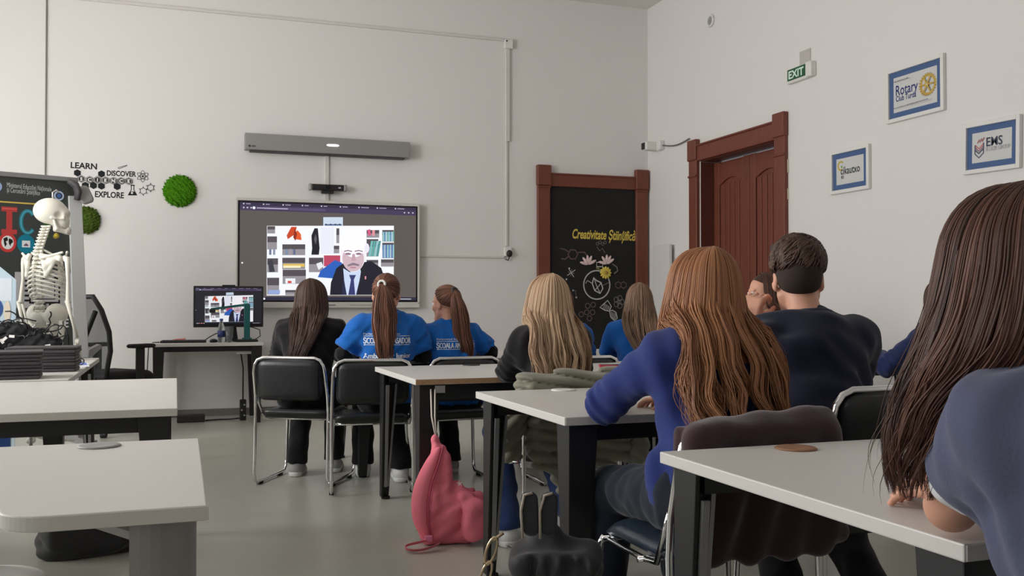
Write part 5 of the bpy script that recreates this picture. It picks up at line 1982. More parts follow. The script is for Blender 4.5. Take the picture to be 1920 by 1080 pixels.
def head(vol, H, Rm, k=1.0, jaw=1.0):
    Rm = np.array(Rm, dtype=np.float32)

    def p(x, y, z):
        return Rm @ np3((x * k, y * k, z * k)) + np3(H)

    def E(c, r, R=None, kk=0.02):
        vol.add(ell(p(*c), np3(r) * k, Rm if R is None else Rm @ R), kk)

    def X(c, r, kk=0.006):
        vol.cut(ell(p(*c), np3(r) * k, Rm), kk)
    E((0, -0.012, 0.032), (0.075, 0.096, 0.086), kk=0.0)
    E((0, 0.03, -0.035), (0.060 * jaw, 0.062, 0.078))
    vol.add(cap(p(-0.02, 0.066, -0.095), p(0.02, 0.066, -0.095), 0.022 * k), 0.025)
    for e in (-1, 1):
        vol.add(cap(p(e * 0.052, 0.0, -0.055), p(e * 0.02, 0.06, -0.095), 0.018 * k), 0.025)
        E((e * 0.042, 0.062, -0.02), (0.022, 0.02, 0.02), kk=0.015)
        X((e * 0.031, 0.098, 0.006), (0.019, 0.017, 0.012), 0.008)
        vol.add(cap(p(e * 0.012, 0.088, 0.024), p(e * 0.045, 0.075, 0.026), 0.006 * k), 0.01)
        # ears
        ear = rotm(0.15, 0, e * -0.35)
        E((e * 0.078, -0.012, -0.008), (0.008, 0.019, 0.031), ear, 0.006)
        E((e * 0.074, -0.008, -0.034), (0.008, 0.010, 0.011), ear, 0.006)
        X((e * 0.087, -0.008, -0.004), (0.006, 0.010, 0.017), 0.004)
    vol.add(cap(p(0, 0.09, 0.012), p(0, 0.108, -0.026), 0.007 * k, 0.012 * k), 0.010)
    for e in (-1, 1):
        E((e * 0.012, 0.097, -0.03), (0.009, 0.011, 0.008), kk=0.006)
    E((0, 0.088, -0.058), (0.023, 0.011, 0.0055), kk=0.004)
    E((0, 0.086, -0.067), (0.020, 0.011, 0.0065), kk=0.004)
    X((0, 0.101, -0.0625), (0.022, 0.006, 0.0012), 0.002)


def hand(vol, wrist, d, nb, side, curl=0.6, spread=0.1, thumb=0.3, k=1.0):
    d = unit(d)
    nb = unit(np3(nb) - d * float(np3(nb) @ d))
    w = unit(np.cross(d, nb)) * side
    R = np.stack([w, d, nb], 1)
    wr = np3(wrist)
    vol.add(rbx(wr + d * 0.046 * k, np3((0.039, 0.05, 0.0135)) * k, 0.012 * k, R), 0.012)
    vol.add(cap(wr - d * 0.02 * k, wr + d * 0.03 * k, 0.025 * k, 0.020 * k), 0.015)
    for i, (off, L, c_) in enumerate(((0.030, 0.070, 0.9), (0.0105, 0.079, 1.0), (-0.0095, 0.074, 1.05), (-0.028, 0.057, 1.15))):
        p0 = wr + d * 0.088 * k + w * off * k
        ang = 0.0
        sp = spread * (1.5 - i) / 1.5
        dd = unit(d + w * sp)
        for q, fr in enumerate((0.46, 0.30, 0.24)):
            ang += curl * c_ * (0.55, 1.0, 0.8)[q]
            v_ = dd * cos(ang) - nb * sin(ang)
            p1 = p0 + v_ * L * fr * k
            vol.add(cap(p0, p1, (0.0092 - 0.0008 * q) * k, (0.0086 - 0.0009 * q) * k), 0.003 if q else 0.006)
            p0 = p1
    p0 = wr + d * 0.022 * k + w * 0.030 * k - nb * 0.004
    v_ = unit(d * 0.65 + w * (0.75 - thumb) - nb * (0.2 + thumb * 0.8))
    p1 = p0 + v_ * 0.048 * k
    vol.add(cap(p0, p1, 0.0125 * k, 0.0105 * k), 0.012)
    v2 = unit(d * 0.9 + w * (0.35 - thumb) - nb * (0.2 + thumb))
    vol.add(cap(p1, p1 + v2 * 0.034 * k, 0.0102 * k, 0.0085 * k), 0.004)


def cloth_mat(name, col, rough=0.9, bump=0.12, scale=240):
    return mat(name, col, rough, spec=0.2, bump=bump, bscale=scale, sheen=0.15, var=0.05, vscale=12)


def person(label, x, y, yaw, crown_z, top_col, bottom_col, shoe_col, lean=0.06, side=0.0, head_yaw=0.0, head_pitch=0.0, head_roll=0.0, head_fwd=0.02, head_side=0.0,
           arms=None, sleeve='long', under=None, under_len=None, h=0.0065, hair=None, seed=1, broad=1.0, skin=None, top_name='sweatshirt', hem=0.50, feet=None, bulk=1.0, wrinkle=0.006, collar=True, knees=None, sole_col=(225, 225, 222), legs=True, pelvis_z=0.545):
    """a seated person; arms: {'L': (elbow, wrist, dir, back-of-hand, curl)} in world coordinates"""
    s = (crown_z - 0.0) / 1.282
    root = thing('person', label, 'person', (x, y, 0), radians(yaw))
    root.scale = (s, s, s)
    cy_, sy_ = cos(radians(yaw)), sin(radians(yaw))

    def loc(p):
        dx, dy = p[0] - x, p[1] - y
        return np3(((dx * cy_ + dy * sy_) / s, (-dx * sy_ + dy * cy_) / s, p[2] / s))

    def ldir(p):
        return np3((p[0] * cy_ + p[1] * sy_, -p[0] * sy_ + p[1] * cy_, p[2]))
    pel = np3((0, 0, pelvis_z))
    waist = np3((side * 0.25, 0.01 + lean * 0.25, 0.69))
    chest = np3((side * 0.7, lean * 0.72, 0.84))
    neck = np3((side, lean + 0.0, 0.985))
    Hc = neck + np3((head_side, head_fwd + 0.012, 0.158))
    Rh = np.array((Matrix.Rotation(radians(head_yaw), 3, 'Z') @ Matrix.Rotation(radians(head_pitch), 3, 'X') @ Matrix.Rotation(radians(head_roll), 3, 'Y')))
    sw = 0.158 * broad
    J = {}
    arms = arms or {}
    for e, nm_ in ((-1, 'L'), (1, 'R')):
        sh = np3((side + e * sw, lean * 0.95 + 0.0, 0.942))
        if nm_ in arms:
            a_ = arms[nm_]
            el_, wr_ = loc(a_[0]), loc(a_[1])
            dr, nb = ldir(a_[2]), ldir(a_[3])
            cu = a_[4]
        else:
            el_ = np3((e * 0.235, lean + 0.13, 0.745))
            wr_ = np3((e * 0.10, lean + 0.34, 0.785))
            dr, nb, cu = np3((-e * 0.5, 0.85, 0)), np3((0, 0, 1)), 0.5
        J[nm_] = (sh, el_, wr_, dr, nb, cu, e)
    kn, an = {}, {}
    for e, nm_ in ((-1, 'L'), (1, 'R')):
        kn[nm_] = np3((e * 0.10, 0.42, 0.50))
        an[nm_] = np3((e * 0.10, 0.40, 0.10))
        if knees and nm_ in knees:
            kn[nm_] = np3(knees[nm_])
        if feet and nm_ in feet:
            an[nm_] = np3(feet[nm_])
    pts = [pel, Hc + 0.14, Hc - 0.13, np3((-0.3, -0.16, 0.42)), np3((0.3, 0.2, 0.5))]
    for v_ in J.values():
        pts += [v_[0] + 0.1, v_[0] - 0.1, v_[1] + 0.1, v_[1] - 0.1, v_[2] + 0.2 * unit(v_[3]), v_[2] + 0.04, v_[2] - 0.04]
    lo = np.min(pts, 0) - 0.03
    hi = np.max(pts, 0) + 0.03
    lo[2] = 0.40

    def torso(v, off):
        v.add(cap(pel + np3((-0.07, 0, 0)), pel + np3((0.07, 0, 0)), 0.112), 0.0, off)
        v.add(ell(waist, np3((0.122 * broad ** 0.5, 0.092, 0.13)) * bulk), 0.06, off)
        v.add(ell(chest, np3((0.148 * broad, 0.105, 0.165)) * bulk), 0.06, off)
        v.add(cap(np3((side - sw * 0.86, lean * 0.95, 0.935)), np3((side + sw * 0.86, lean * 0.95, 0.935)), 0.058), 0.05, off)
        for e in (-1, 1):
            v.add(cap(neck + np3((e * 0.03, -0.01, 0.015)), np3((side + e * sw * 0.75, lean * 0.95 - 0.005, 0.96)), 0.036), 0.04, off)
    # ---- skin: one continuous body
    plo, phi_ = lo.copy(), hi.copy()
    if legs:
        for nm_ in 'LR':
            plo = np.minimum(plo, np.minimum(kn[nm_], an[nm_]) - 0.12)
            phi_ = np.maximum(phi_, np.maximum(kn[nm_], an[nm_]) + 0.12)
        plo[2] = min(0.0, plo[2])
    v = Vol(plo, phi_, h)
    torso(v, -0.006)
    v.add(cap(neck + np3((0, -0.012, -0.03)), Hc + np3((0, -0.022, -0.05)), 0.056 * broad ** 0.5, 0.05 * broad ** 0.5), 0.03)
    for nm_, (sh, el_, wr_, dr, nb, cu, e) in J.items():
        v.add(cap(sh, el_, 0.046, 0.037), 0.03)
        v.add(cap(el_, wr_, 0.037, 0.024), 0.012)
        hand(v, wr_, dr, nb, -e, cu)
    if legs:
        for e, nm_ in ((-1, 'L'), (1, 'R')):
            v.add(cap(np3((e * 0.08, 0.03, 0.535)), kn[nm_], 0.082, 0.055), 0.03)
            v.add(cap(kn[nm_], an[nm_], 0.052, 0.036), 0.02)
            v.add(cap(an[nm_] - np3((0, 0, 0.05)), an[nm_] + np3((0, 0.12, -0.065)), 0.034, 0.028), 0.02)
    head(v, Hc, Rh, jaw=1.0 if broad < 1.1 else 1.12)
    body = vobj('body', v, skin or SKIN, root)
    for e in (-1, 1):
        pe = Rh @ np.array((e * 0.031, 0.081, 0.006)) + np.array(Hc)
        ey = obj('eye', MB().ball((0, 0, 0), 0.0125, 14, 9), M['eye'], root, smooth=True, loc=tuple(pe))
        g = Rh @ np.array((0, 0.0118, 0.0))
        obj('iris', MB().ball(tuple(g * 0.55), 0.0068, 10, 7), mat('iris_brown', (60, 40, 30), 0.2), ey, smooth=True)
    # ---- trousers
    if legs:
        plo2, phi2 = np.minimum(np3((-0.25, -0.2, 0.36)), plo), phi_.copy()
        phi2[2] = 0.70
        plo2[2] = 0.0
        for nm_ in 'LR':
            plo2 = np.minimum(plo2, np.minimum(kn[nm_], an[nm_]) - 0.13)
            phi2[:2] = np.maximum(phi2[:2], np.maximum(kn[nm_], an[nm_])[:2] + 0.13)
        phi2[0], plo2[0] = min(phi2[0], 0.40), max(plo2[0], -0.40)
        v = Vol(plo2, phi2, max(h, 0.0075))
        v.add(cap(pel + np3((-0.075, 0, 0)), pel + np3((0.075, 0, 0)), 0.122), 0.0)
        v.add(ell(waist + np3((0, 0, -0.06)), (0.135, 0.115, 0.08)), 0.05)
        for e, nm_ in ((-1, 'L'), (1, 'R')):
            v.add(cap(np3((e * 0.08, 0.03, 0.535)), kn[nm_], 0.098, 0.070), 0.03)
            v.add(cap(kn[nm_], an[nm_] + np3((0, 0, -0.015)), 0.068, 0.066), 0.025)
            v.cut(rbx(an[nm_] + np3((0, 0, -0.09 - 0.02)), (0.12, 0.12, 0.09), 0.002), 0.004)
        v.disp(waves(seed + 50, 8, 0.05, 0.14, 0.004))
        vobj('trousers', v, bottom_col, root, relax=2)
        for e, nm_ in ((-1, 'L'), (1, 'R')):
            a_ = an[nm_]
            lift = a_[2] - 0.10
            v = Vol(a_ + np3((-0.08, -0.11, -0.11)), a_ + np3((0.08, 0.22, 0.05)), 0.0065)
            v.add(cap(a_ + np3((0, -0.02, -0.055)), a_ + np3((0, 0.14, -0.07)), 0.042, 0.036), 0.0).add(cap(a_ + np3((0, -0.015, -0.05)), a_ + np3((0, 0.0, 0.0)), 0.042, 0.044), 0.03)
            v.cut(rbx(a_ + np3((0, 0.05, -0.14)), (0.2, 0.3, 0.045), 0.001), 0.002)
            sh_ = vobj('shoe', v, shoe_col, root)
            v = Vol(a_ + np3((-0.09, -0.12, -0.12)), a_ + np3((0.09, 0.23, -0.04)), 0.006)
            v.add(cap(a_ + np3((0, -0.025, -0.08)), a_ + np3((0, 0.145, -0.08)), 0.045, 0.041), 0)
            v.cut(rbx(a_ + np3((0, 0.05, 0.0)), (0.2, 0.3, 0.07), 0.001), 0.002)
            v.cut(rbx(a_ + np3((0, 0.05, -0.15)), (0.2, 0.3, 0.05), 0.001), 0.002)
            vobj('sole', v, flat(sole_col), sh_)
    # ---- upper garment
    if under is not None:
        for nm_, (sh, el_, wr_, dr, nb, cu, e) in J.items():
            q_ = [sh, el_, wr_]
            v = Vol(np.min(q_, 0) - 0.09, np.max(q_, 0) + 0.09, max(h, 0.007))
            if under_len:
                v.add(cap(sh, sh + (el_ - sh) * under_len, 0.054, 0.056), 0.0)
            else:
                v.add(cap(sh, el_, 0.054, 0.046), 0.0).add(cap(el_, el_ + (wr_ - el_) * 0.93, 0.045, 0.034), 0.012)
            v.disp(waves(seed + 9, 8, 0.03, 0.08, 0.004))
            vobj('undershirt_sleeve', v, under, root, relax=2)
    v = Vol(lo, hi, h)
    torso(v, 0.014)
    v.add(ell(np3((side * 0.1, 0.0, hem + 0.10)), (0.155 * bulk, 0.128 * bulk, 0.13)), 0.05)
    for nm_, (sh, el_, wr_, dr, nb, cu, e) in J.items():
        if sleeve == 'long':
            v.add(cap(sh, el_, 0.064 * bulk, 0.057 * bulk), 0.045)
            v.add(cap(el_, el_ + (wr_ - el_) * 0.86, 0.058 * bulk, 0.047 * bulk), 0.015)
            v.add(cap(el_ + (wr_ - el_) * 0.86, el_ + (wr_ - el_) * 0.98, 0.037, 0.035), 0.012)
        elif sleeve == 'short':
            v.add(cap(sh, sh + (el_ - sh) * 0.72, 0.066, 0.071), 0.04)
            ud = unit(el_ - sh)
            v.cut(rbx(sh + (el_ - sh) * 0.80 + ud * 0.16, (0.16, 0.16, 0.16), 0.002, np.array(Vector(ud).to_track_quat('Z', 'Y').to_matrix(), dtype=np.float32)), 0.004)
        elif isinstance(sleeve, float):
            v.add(cap(sh, sh + (el_ - sh) * sleeve, 0.066, 0.068), 0.04)
    v.cut(rbx(np3((0, 0, hem - 0.2)), (0.6, 0.6, 0.2), 0.002), 0.006)
    v.disp(waves(seed, 9, 0.05, 0.16, wrinkle, (1, 1, 0.6)))
    if wrinkle > 0.003:
        for nm_, (sh, el_, wr_, dr, nb, cu, e) in J.items():
            def fold(X, Y, Z, el_=el_, sh=sh):
                d_ = np.sqrt((X - el_[0]) ** 2 + (Y - el_[1]) ** 2 + (Z - el_[2]) ** 2)
                u_ = unit(sh - el_)
                t_ = (X - el_[0]) * u_[0] + (Y - el_[1]) * u_[1] + (Z - el_[2]) * u_[2]
                return wrinkle * 0.75 * np.sin(t_ * 95 + 40 * X + 55 * Z + 2.5 * np.sin(30 * Y)) * np.exp(-(d_ / 0.12) ** 2)
            v.disp(fold)
    if collar:
        nc_ = neck + np3((0, -0.006, 0.035))

        def tor(X, Y, Z):
            z_ = Z - nc_[2] + 0.25 * (Y - nc_[1])
            return np.sqrt((np.sqrt((X - nc_[0]) ** 2 + (Y - nc_[1]) ** 2) - 0.062) ** 2 + z_ ** 2) - 0.011
        v.add((tor, nc_ - 0.1, nc_ + 0.1), 0.008)
    top = vobj(top_name, v, top_col, root, relax=2)
    info = dict(root=root, H=Hc, Rh=Rh, top=top, s=s, loc=loc, J=J, yaw=radians(head_yaw))
    info['vol'] = v
    if hair:
        hair(info)
    return info


def print_on(info, rows, colour, off=0.002):
    """lettering on the back of a garment; rows: (kind, text, x0, x1, z, height) in local metres"""
    top = info['top']
    me = top.data
    n = len(me.vertices)
    co = np.empty(n * 3, dtype=np.float32)
    me.vertices.foreach_get('co', co)
    bvh = BVHTree.FromPolygons([Vector(c) for c in co.reshape(-1, 3)], [tuple(p.vertices) for p in me.polygons])
    b = MB()

    def put(vs, fs):
        out = []
        for x_, z_ in vs:
            hit = bvh.ray_cast(Vector((x_, -1.0, z_)), Vector((0, 1, 0)))
            yy = hit[0].y if hit[0] is not None else -0.1
            out.append((x_, yy - off, z_))
        b.add(out, fs)
    for kind, tx, x0, x1, z_, hh in rows:
        if kind == 'line':
            q = [(x0 + (x1 - x0) * i / 24, z_ + dz) for i in range(25) for dz in (0, hh)]
            put(q, [(2 * i, 2 * i + 2, 2 * i + 3, 2 * i + 1) for i in range(24)])
        else:
            vs, fs = text2d(tx, 1.0)
            xs = [p[0] for p in vs]
            k = (x1 - x0) / (max(xs) - min(xs))
            for dx in ((0.0, 0.0012, 0.0024) if kind == 'bold' else (0.0,)):
                put([(x0 + dx + (p[0] - min(xs)) * k, z_ + p[1] * hh / 0.72) for p in vs], fs)
    return obj('back_print', b, colour, info['root'])


# cloths
NAVY = cloth_mat('navy_sweatshirt', (38, 52, 112))
DARKNAVY = cloth_mat('dark_navy_knit', (24, 27, 48))
BLACKC = cloth_mat('black_cotton', (24, 22, 24))
TEE = cloth_mat('royal_blue_tee', (22, 96, 178), 0.85)
SLATE = cloth_mat('slate_blue_sweat', (88, 92, 116))
JEANS_D = cloth_mat('dark_denim', (30, 36, 48))
JEANS_B = cloth_mat('blue_denim', (40, 60, 104))
BLACKT = cloth_mat('black_trousers', (22, 22, 25))
WSHOE = mat('white_leather', (222, 222, 220), 0.6)
GSHOE = mat('grey_canvas', (160, 160, 158), 0.8)
BSHOE = mat('black_canvas', (26, 26, 28), 0.8)
HB_DARK = hair_mat('dark_brown_hair', (58, 42, 36), (100, 76, 64))
HB_BROWN = hair_mat('warm_brown_hair', (84, 52, 40), (134, 90, 72))
HB_LIGHT = hair_mat('light_brown_hair', (112, 88, 72), (160, 128, 104))
H_BLONDE = hair_mat('blonde_hair', (150, 114, 86), (228, 198, 164))
H_RED = hair_mat('copper_hair', (128, 80, 52), (186, 132, 92))
H_NEAR = hair_mat('deep_brown_hair', (42, 28, 25), (108, 72, 57))
H_BOY = hair_mat('boy_brown_hair', (52, 38, 32), (104, 80, 66), 0.5)
PRINT = mat('white_print', (226, 230, 236), 0.7)

# ---- girl in black (leftmost of the row of three)
person('person in black with long straight dark brown hair, leftmost of the front row', 0.79, 6.10, -18, 1.285, BLACKC, BLACKT, GSHOE, lean=0.07, bulk=1.04, seed=11, top_name='sweater', h=0.008,
       feet={'L': (-0.10, 0.16, 0.10), 'R': (0.12, 0.30, 0.10)},
       hair=lambda i: long_hair(i['root'], i['H'], i['yaw'], vol=i['vol'], keys=[(0.02, 0.098, 0.112), (-0.05, 0.106, 0.112), (-0.12, 0.108, 0.105, -0.003), (-0.18, 0.098, 0.095, -0.008, -0.01), (-0.25, 0.082, 0.06, -0.02, -0.035), (-0.32, 0.06, 0.04, -0.045, -0.05), (-0.42, 0.025, 0.02, -0.08, -0.055)], material=HB_DARK, n=230, seed=2, wave=(0.0, 0.004, 0.2), tipvar=0.12))

# ---- two girls in blue shirts with ponytails
i2 = person('person in blue T-shirt with long brown ponytail, white hair tie and bold back print', 1.22, 5.70, -4, 1.315, TEE, BLACKT, WSHOE, lean=0.06, broad=1.06, seed=21, top_name='t_shirt', sleeve='short', under=BLACKC, h=0.007, head_yaw=-8,
            arms={'L': ((0.96, 5.80, 0.80), (1.08, 6.10, 0.79), (0.3, 0.9, 0), (0, 0, 1), 0.5), 'R': ((1.46, 5.78, 0.79), (1.38, 6.08, 0.79), (-0.3, 0.9, 0), (0, 0, 1), 0.5)},
            feet={'L': (-0.10, 0.42, 0.10), 'R': (0.10, 0.17, 0.10)},
            hair=lambda i: tied_hair(i['root'], i['H'], i['Rh'], tie=(-0.025, -0.115, 0.055), tail=[(0.05, 0.022, 0.022, -0.035, -0.135), (0.0, 0.05, 0.03, -0.035, -0.15), (-0.08, 0.072, 0.035, -0.035, -0.15), (-0.16, 0.078, 0.035, -0.03, -0.15), (-0.26, 0.066, 0.035, -0.03, -0.155), (-0.36, 0.052, 0.03, -0.025, -0.16), (-0.43, 0.035, 0.02, -0.02, -0.16)], material=HB_BROWN, tie_mat=M['white_plastic'], seed=3))
print_on(i2, [('text', 'Parlamentul European', -0.150, 0.06, 0.902, 0.012), ('line', '', -0.150, 0.125, 0.893, 0.003), ('bold', 'ȘCOALA AMBASADOR', -0.150, 0.125, 0.851, 0.035), ('line', '', -0.148, 0.12, 0.842, 0.003), ('bold', 'Ambasador Junior', -0.150, 0.125, 0.765, 0.030)], PRINT)
i3 = person('person in blue T-shirt with brown ponytail, ear showing, right of the ponytail pair', 1.66, 5.76, 6, 1.245, TEE, BLACKT, GSHOE, lean=0.08, seed=31, top_name='t_shirt', sleeve='short', under=BLACKC, h=0.007, head_yaw=22, head_pitch=-6, head_side=-0.02,
            arms={'L': ((1.475, 5.96, 0.79), (1.58, 6.16, 0.79), (0.3, 0.9, 0), (0, 0, 1), 0.5), 'R': ((1.93, 5.86, 0.80), (1.84, 6.12, 0.79), (-0.3, 0.9, 0), (0, 0, 1), 0.5)},
            feet={'L': (-0.10, 0.10, 0.10), 'R': (0.10, 0.32, 0.10)},
            hair=lambda i: tied_hair(i['root'], i['H'], i['Rh'], tie=(-0.01, -0.10, 0.075), tail=[(0.06, 0.03, 0.03, 0.02, -0.10), (0.0, 0.052, 0.035, 0.035, -0.13), (-0.08, 0.06, 0.035, 0.045, -0.135), (-0.18, 0.062, 0.03, 0.055, -0.14), (-0.28, 0.062, 0.03, 0.072, -0.15), (-0.36, 0.05, 0.02, 0.085, -0.15), (-0.42, 0.03, 0.015, 0.09, -0.15)], material=HB_BROWN, tie_mat=M['dark_grey'], seed=4))
print_on(i3, [('text', 'Parlamentul European', -0.135, 0.05, 0.912, 0.012), ('line', '', -0.135, 0.125, 0.902, 0.003), ('bold', 'ȘCOALA AMBASADOR', -0.135, 0.125, 0.860, 0.035), ('line', '', -0.133, 0.12, 0.851, 0.003), ('bold', 'Ambasador Junior', -0.135, 0.125, 0.775, 0.030)], PRINT)

# ---- blonde girl in black
person('person in black with long wavy blonde hair above the olive jacket', 1.68, 4.13, 0, 1.265, BLACKC, JEANS_B, WSHOE, lean=0.06, seed=41, top_name='sweater', h=0.007, head_yaw=0, broad=0.90,
       arms={'L': ((1.50, 4.28, 0.79), (1.58, 4.55, 0.785), (0.3, 0.9, 0), (0, 0, 1), 0.5), 'R': ((1.88, 4.28, 0.79), (1.80, 4.55, 0.785), (-0.3, 0.9, 0), (0, 0, 1), 0.5)},
       feet={'L': (-0.24, 0.02, 0.10), 'R': (0.06, -0.05, 0.14)}, knees={'L': (-0.17, 0.36, 0.48)},
       hair=lambda i: long_hair(i['root'], i['H'], i['yaw'], vol=i['vol'], keys=[(0.02, 0.100, 0.115), (-0.05, 0.118, 0.120), (-0.12, 0.128, 0.12), (-0.19, 0.142, 0.12, 0.0, -0.01), (-0.26, 0.152, 0.11, 0.004, -0.02), (-0.32, 0.135, 0.08, 0.008, -0.06), (-0.40, 0.105, 0.05, 0.02, -0.09), (-0.46, 0.07, 0.03, 0.03, -0.10)], material=H_BLONDE, n=250, seed=5, wave=(0.0005, 0.040, 0.17), tipvar=0.20, flick=0.10, nc=48, gather=0.82, onset=0.28, lift=0.05, fine=6.0))

# ---- blue shirted girls by the chalkboard
person('person in blue T-shirt mostly hidden behind the blonde hair', 2.37, 5.66, 0, 1.235, TEE, BLACKT, WSHOE, seed=51, top_name='t_shirt', sleeve='short', h=0.009,
       hair=lambda i: long_hair(i['root'], i['H'], i['yaw'], vol=i['vol'], keys=[(0.02, 0.085, 0.11), (-0.1, 0.09, 0.10), (-0.22, 0.06, 0.05, 0, -0.04)], material=HB_BROWN, n=110, seed=6, tipvar=0.08))
person('person in blue T-shirt with shoulder-length light brown hair before the chalkboard', 2.92, 5.70, -28, 1.265, TEE, BLACKT, WSHOE, seed=61, lean=0.05, top_name='t_shirt', sleeve='short', h=0.008, head_yaw=6,
       hair=lambda i: long_hair(i['root'], i['H'], i['yaw'], vol=i['vol'], keys=[(0.02, 0.088, 0.112), (-0.06, 0.105, 0.112), (-0.13, 0.115, 0.108), (-0.20, 0.112, 0.09, 0.01, -0.02), (-0.27, 0.09, 0.06, 0.03, -0.05), (-0.34, 0.05, 0.03, 0.05, -0.06)], material=HB_LIGHT, n=190, seed=7, wave=(0.001, 0.006, 0.14), tipvar=0.12))

# ---- red-haired girl in navy sweatshirt
person('person in navy sweatshirt with long wavy copper red hair leaning on the desk', 1.475, 2.43, 2, 1.295, NAVY, JEANS_D, BSHOE, lean=0.10, side=0.055, head_fwd=0.02, head_side=0.012, seed=71, h=0.006, bulk=1.08, hem=0.53, wrinkle=0.007,
       arms={'L': ((1.285, 2.74, 0.80), (1.42, 3.0, 0.785), (0.5, 0.8, 0.0), (0, 0, 1), 0.5), 'R': ((1.715, 2.60, 0.80), (1.62, 2.86, 0.785), (-0.5, 0.8, 0.0), (0, 0, 1), 0.5)},
       feet={'L': (-0.14, 0.40, 0.10), 'R': (0.02, 0.08, 0.10)},
       hair=lambda i: long_hair(i['root'], i['H'], i['yaw'], vol=i['vol'], keys=[(0.02, 0.104, 0.118), (-0.05, 0.122, 0.125), (-0.12, 0.140, 0.13, 0.0), (-0.19, 0.168, 0.13, 0.0, -0.01), (-0.26, 0.198, 0.12, 0.005, -0.03), (-0.34, 0.19, 0.10, 0.01, -0.06), (-0.42, 0.16, 0.07, 0.02, -0.09), (-0.48, 0.12, 0.04, 0.03, -0.10)], material=H_RED, n=380, seed=8, wave=(0.0005, 0.062, 0.165), tipvar=0.24, flick=0.10, r=0.0085, nc=52, gather=0.84, onset=0.26, lift=0.07, fine=6.0))


# ---- boy in dark navy jumper, chin on his fist
def boy_hair(i):
    root, H, R = i['root'], np3(i['H']), np.array(i['Rh'])
    v = Vol(H - 0.16, H + 0.17, 0.005)
    Rf = R.astype(np.float32)
    T_ = lambda *p: Rf @ np3(p) + H
    v.add(ell(T_(0, -0.012, 0.064), (0.088, 0.110, 0.085), Rf), 0)
    v.add(ell(T_(-0.005, 0.03, 0.105), (0.075, 0.075, 0.042), Rf), 0.03)
    v.cut(ell(T_(0, 0.125, -0.01), (0.09, 0.065, 0.085), Rf), 0.01)      # face
    v.disp(waves(81, 10, 0.025, 0.07, 0.004))
    hr = vobj('hair', v, H_BOY, root)
    # short cropped sides and nape
    v = Vol(H - 0.16, H + 0.12, 0.005)
    v.add(ell(T_(0, -0.020, 0.024), (0.0785, 0.0975, 0.091), Rf), 0)
    v.add(ell(T_(0, -0.058, -0.018), (0.058, 0.044, 0.045), Rf), 0.03)
    v.cut(rbx(T_(0, -0.05, -0.15), (0.14, 0.12, 0.085), 0.02, Rf @ rotm(0.25)), 0.02)
    v.cut(ell(T_(0, 0.115, -0.02), (0.09, 0.10, 0.13), Rf), 0.008)
    for e in (-1, 1):
        v.cut(ell(T_(e * 0.085, 0.0, -0.02), (0.02, 0.028, 0.04), Rf), 0.006)
    vobj('cropped_hair', v, mat('cropped_hair', (50, 37, 31), 0.9, var=0.15, vscale=120), root)
    rg = np.random.default_rng(9)
    n, M_ = 2600, 9
    az = rg.uniform(-pi, pi, n)
    el_ = rg.uniform(-0.15, 1.5, n)
    d0 = np.stack([np.sin(az) * np.cos(el_), np.cos(az) * np.cos(el_), np.sin(el_)], 1)
    d0 = d0[~((d0[:, 1] > 0.55) & (d0[:, 2] < 0.55))]
    n = len(d0)
    rad = np.array([0.087, 0.107, 0.088])
    sweep = np.stack([-0.5 + 0.35 * np.sin(9 * d0[:, 0] + 5 * d0[:, 1]) + rg.normal(0, .1, n), 0.2 + 0.35 * np.sin(8 * d0[:, 1] - 6 * d0[:, 0]) + rg.normal(0, .1, n), -0.6 + rg.normal(0, .12, n)], 1)
    P = np.zeros((n, M_, 3))
    for j in range(M_):
        u = j / (M_ - 1)
        d = d0 + sweep * 0.75 * u
        d /= np.linalg.norm(d, axis=1, keepdims=True)
        P[:, j] = np.array([0, -0.012, 0.058]) + d * rad * (1.0 + 0.09 * sin(pi * min(1, u * 1.2)) + rg.uniform(0, .012))
    nr = P - np.array([0, -0.012, 0.045])
    nr /= np.linalg.norm(nr, axis=2, keepdims=True)
    u = np.linspace(0, 1, M_)[None, :]
    V, Q = strands(P, 0.0024 * rg.uniform(.6, 1.3, n)[:, None] * (1 - 0.9 * u ** 3), nr)
    V = V @ R.T + np.array(i['H'])
    me = fast_mesh('hair_locks', V, Q, tone=np.repeat(rg.uniform(0, 1, n), M_ * 4))
    me.materials.append(H_BOY)
    link('hair_locks', me, hr)


person('person with short brown hair in dark navy jumper, chin on fist', 2.02, 2.58, -14, 1.345, DARKNAVY, BLACKT, mat('beige_shoe', (150, 138, 128), 0.8), lean=0.21, side=0.02, head_yaw=-12, head_pitch=-8, head_fwd=0.05, head_side=-0.015, broad=1.02, bulk=1.08, seed=91, h=0.0055, top_name='jumper',
       arms={'L': ((1.80, 2.88, 0.80), (1.935, 2.94, 1.045), (0.3, 0.05, 0.6), (-0.8, -0.5, 0.3), 1.15), 'R': ((2.36, 2.90, 0.80), (2.16, 3.08, 0.79), (-0.8, 0.4, 0.0), (0, 0, 1), 0.5)},
       feet={'L': (-0.10, 0.10, 0.10), 'R': (0.16, 0.0, 0.10)}, hair=boy_hair)

# ---- girl in profile behind the boy
person('person with dark hair seen in profile between the boy and the door', 3.52, 4.98, 55, 1.315, BLACKC, BLACKT, BSHOE, seed=101, h=0.0065, top_name='sweater', head_yaw=20, head_pitch=-3,
       hair=lambda i: long_hair(i['root'], i['H'], i['yaw'], vol=i['vol'], keys=[(0.02, 0.084, 0.108, 0, -0.012), (-0.06, 0.088, 0.105, 0, -0.02), (-0.15, 0.088, 0.09, 0, -0.03), (-0.30, 0.08, 0.06, 0, -0.05)], material=H_NEAR, n=150, seed=12, phi=112, tipvar=0.06, front=0.088))
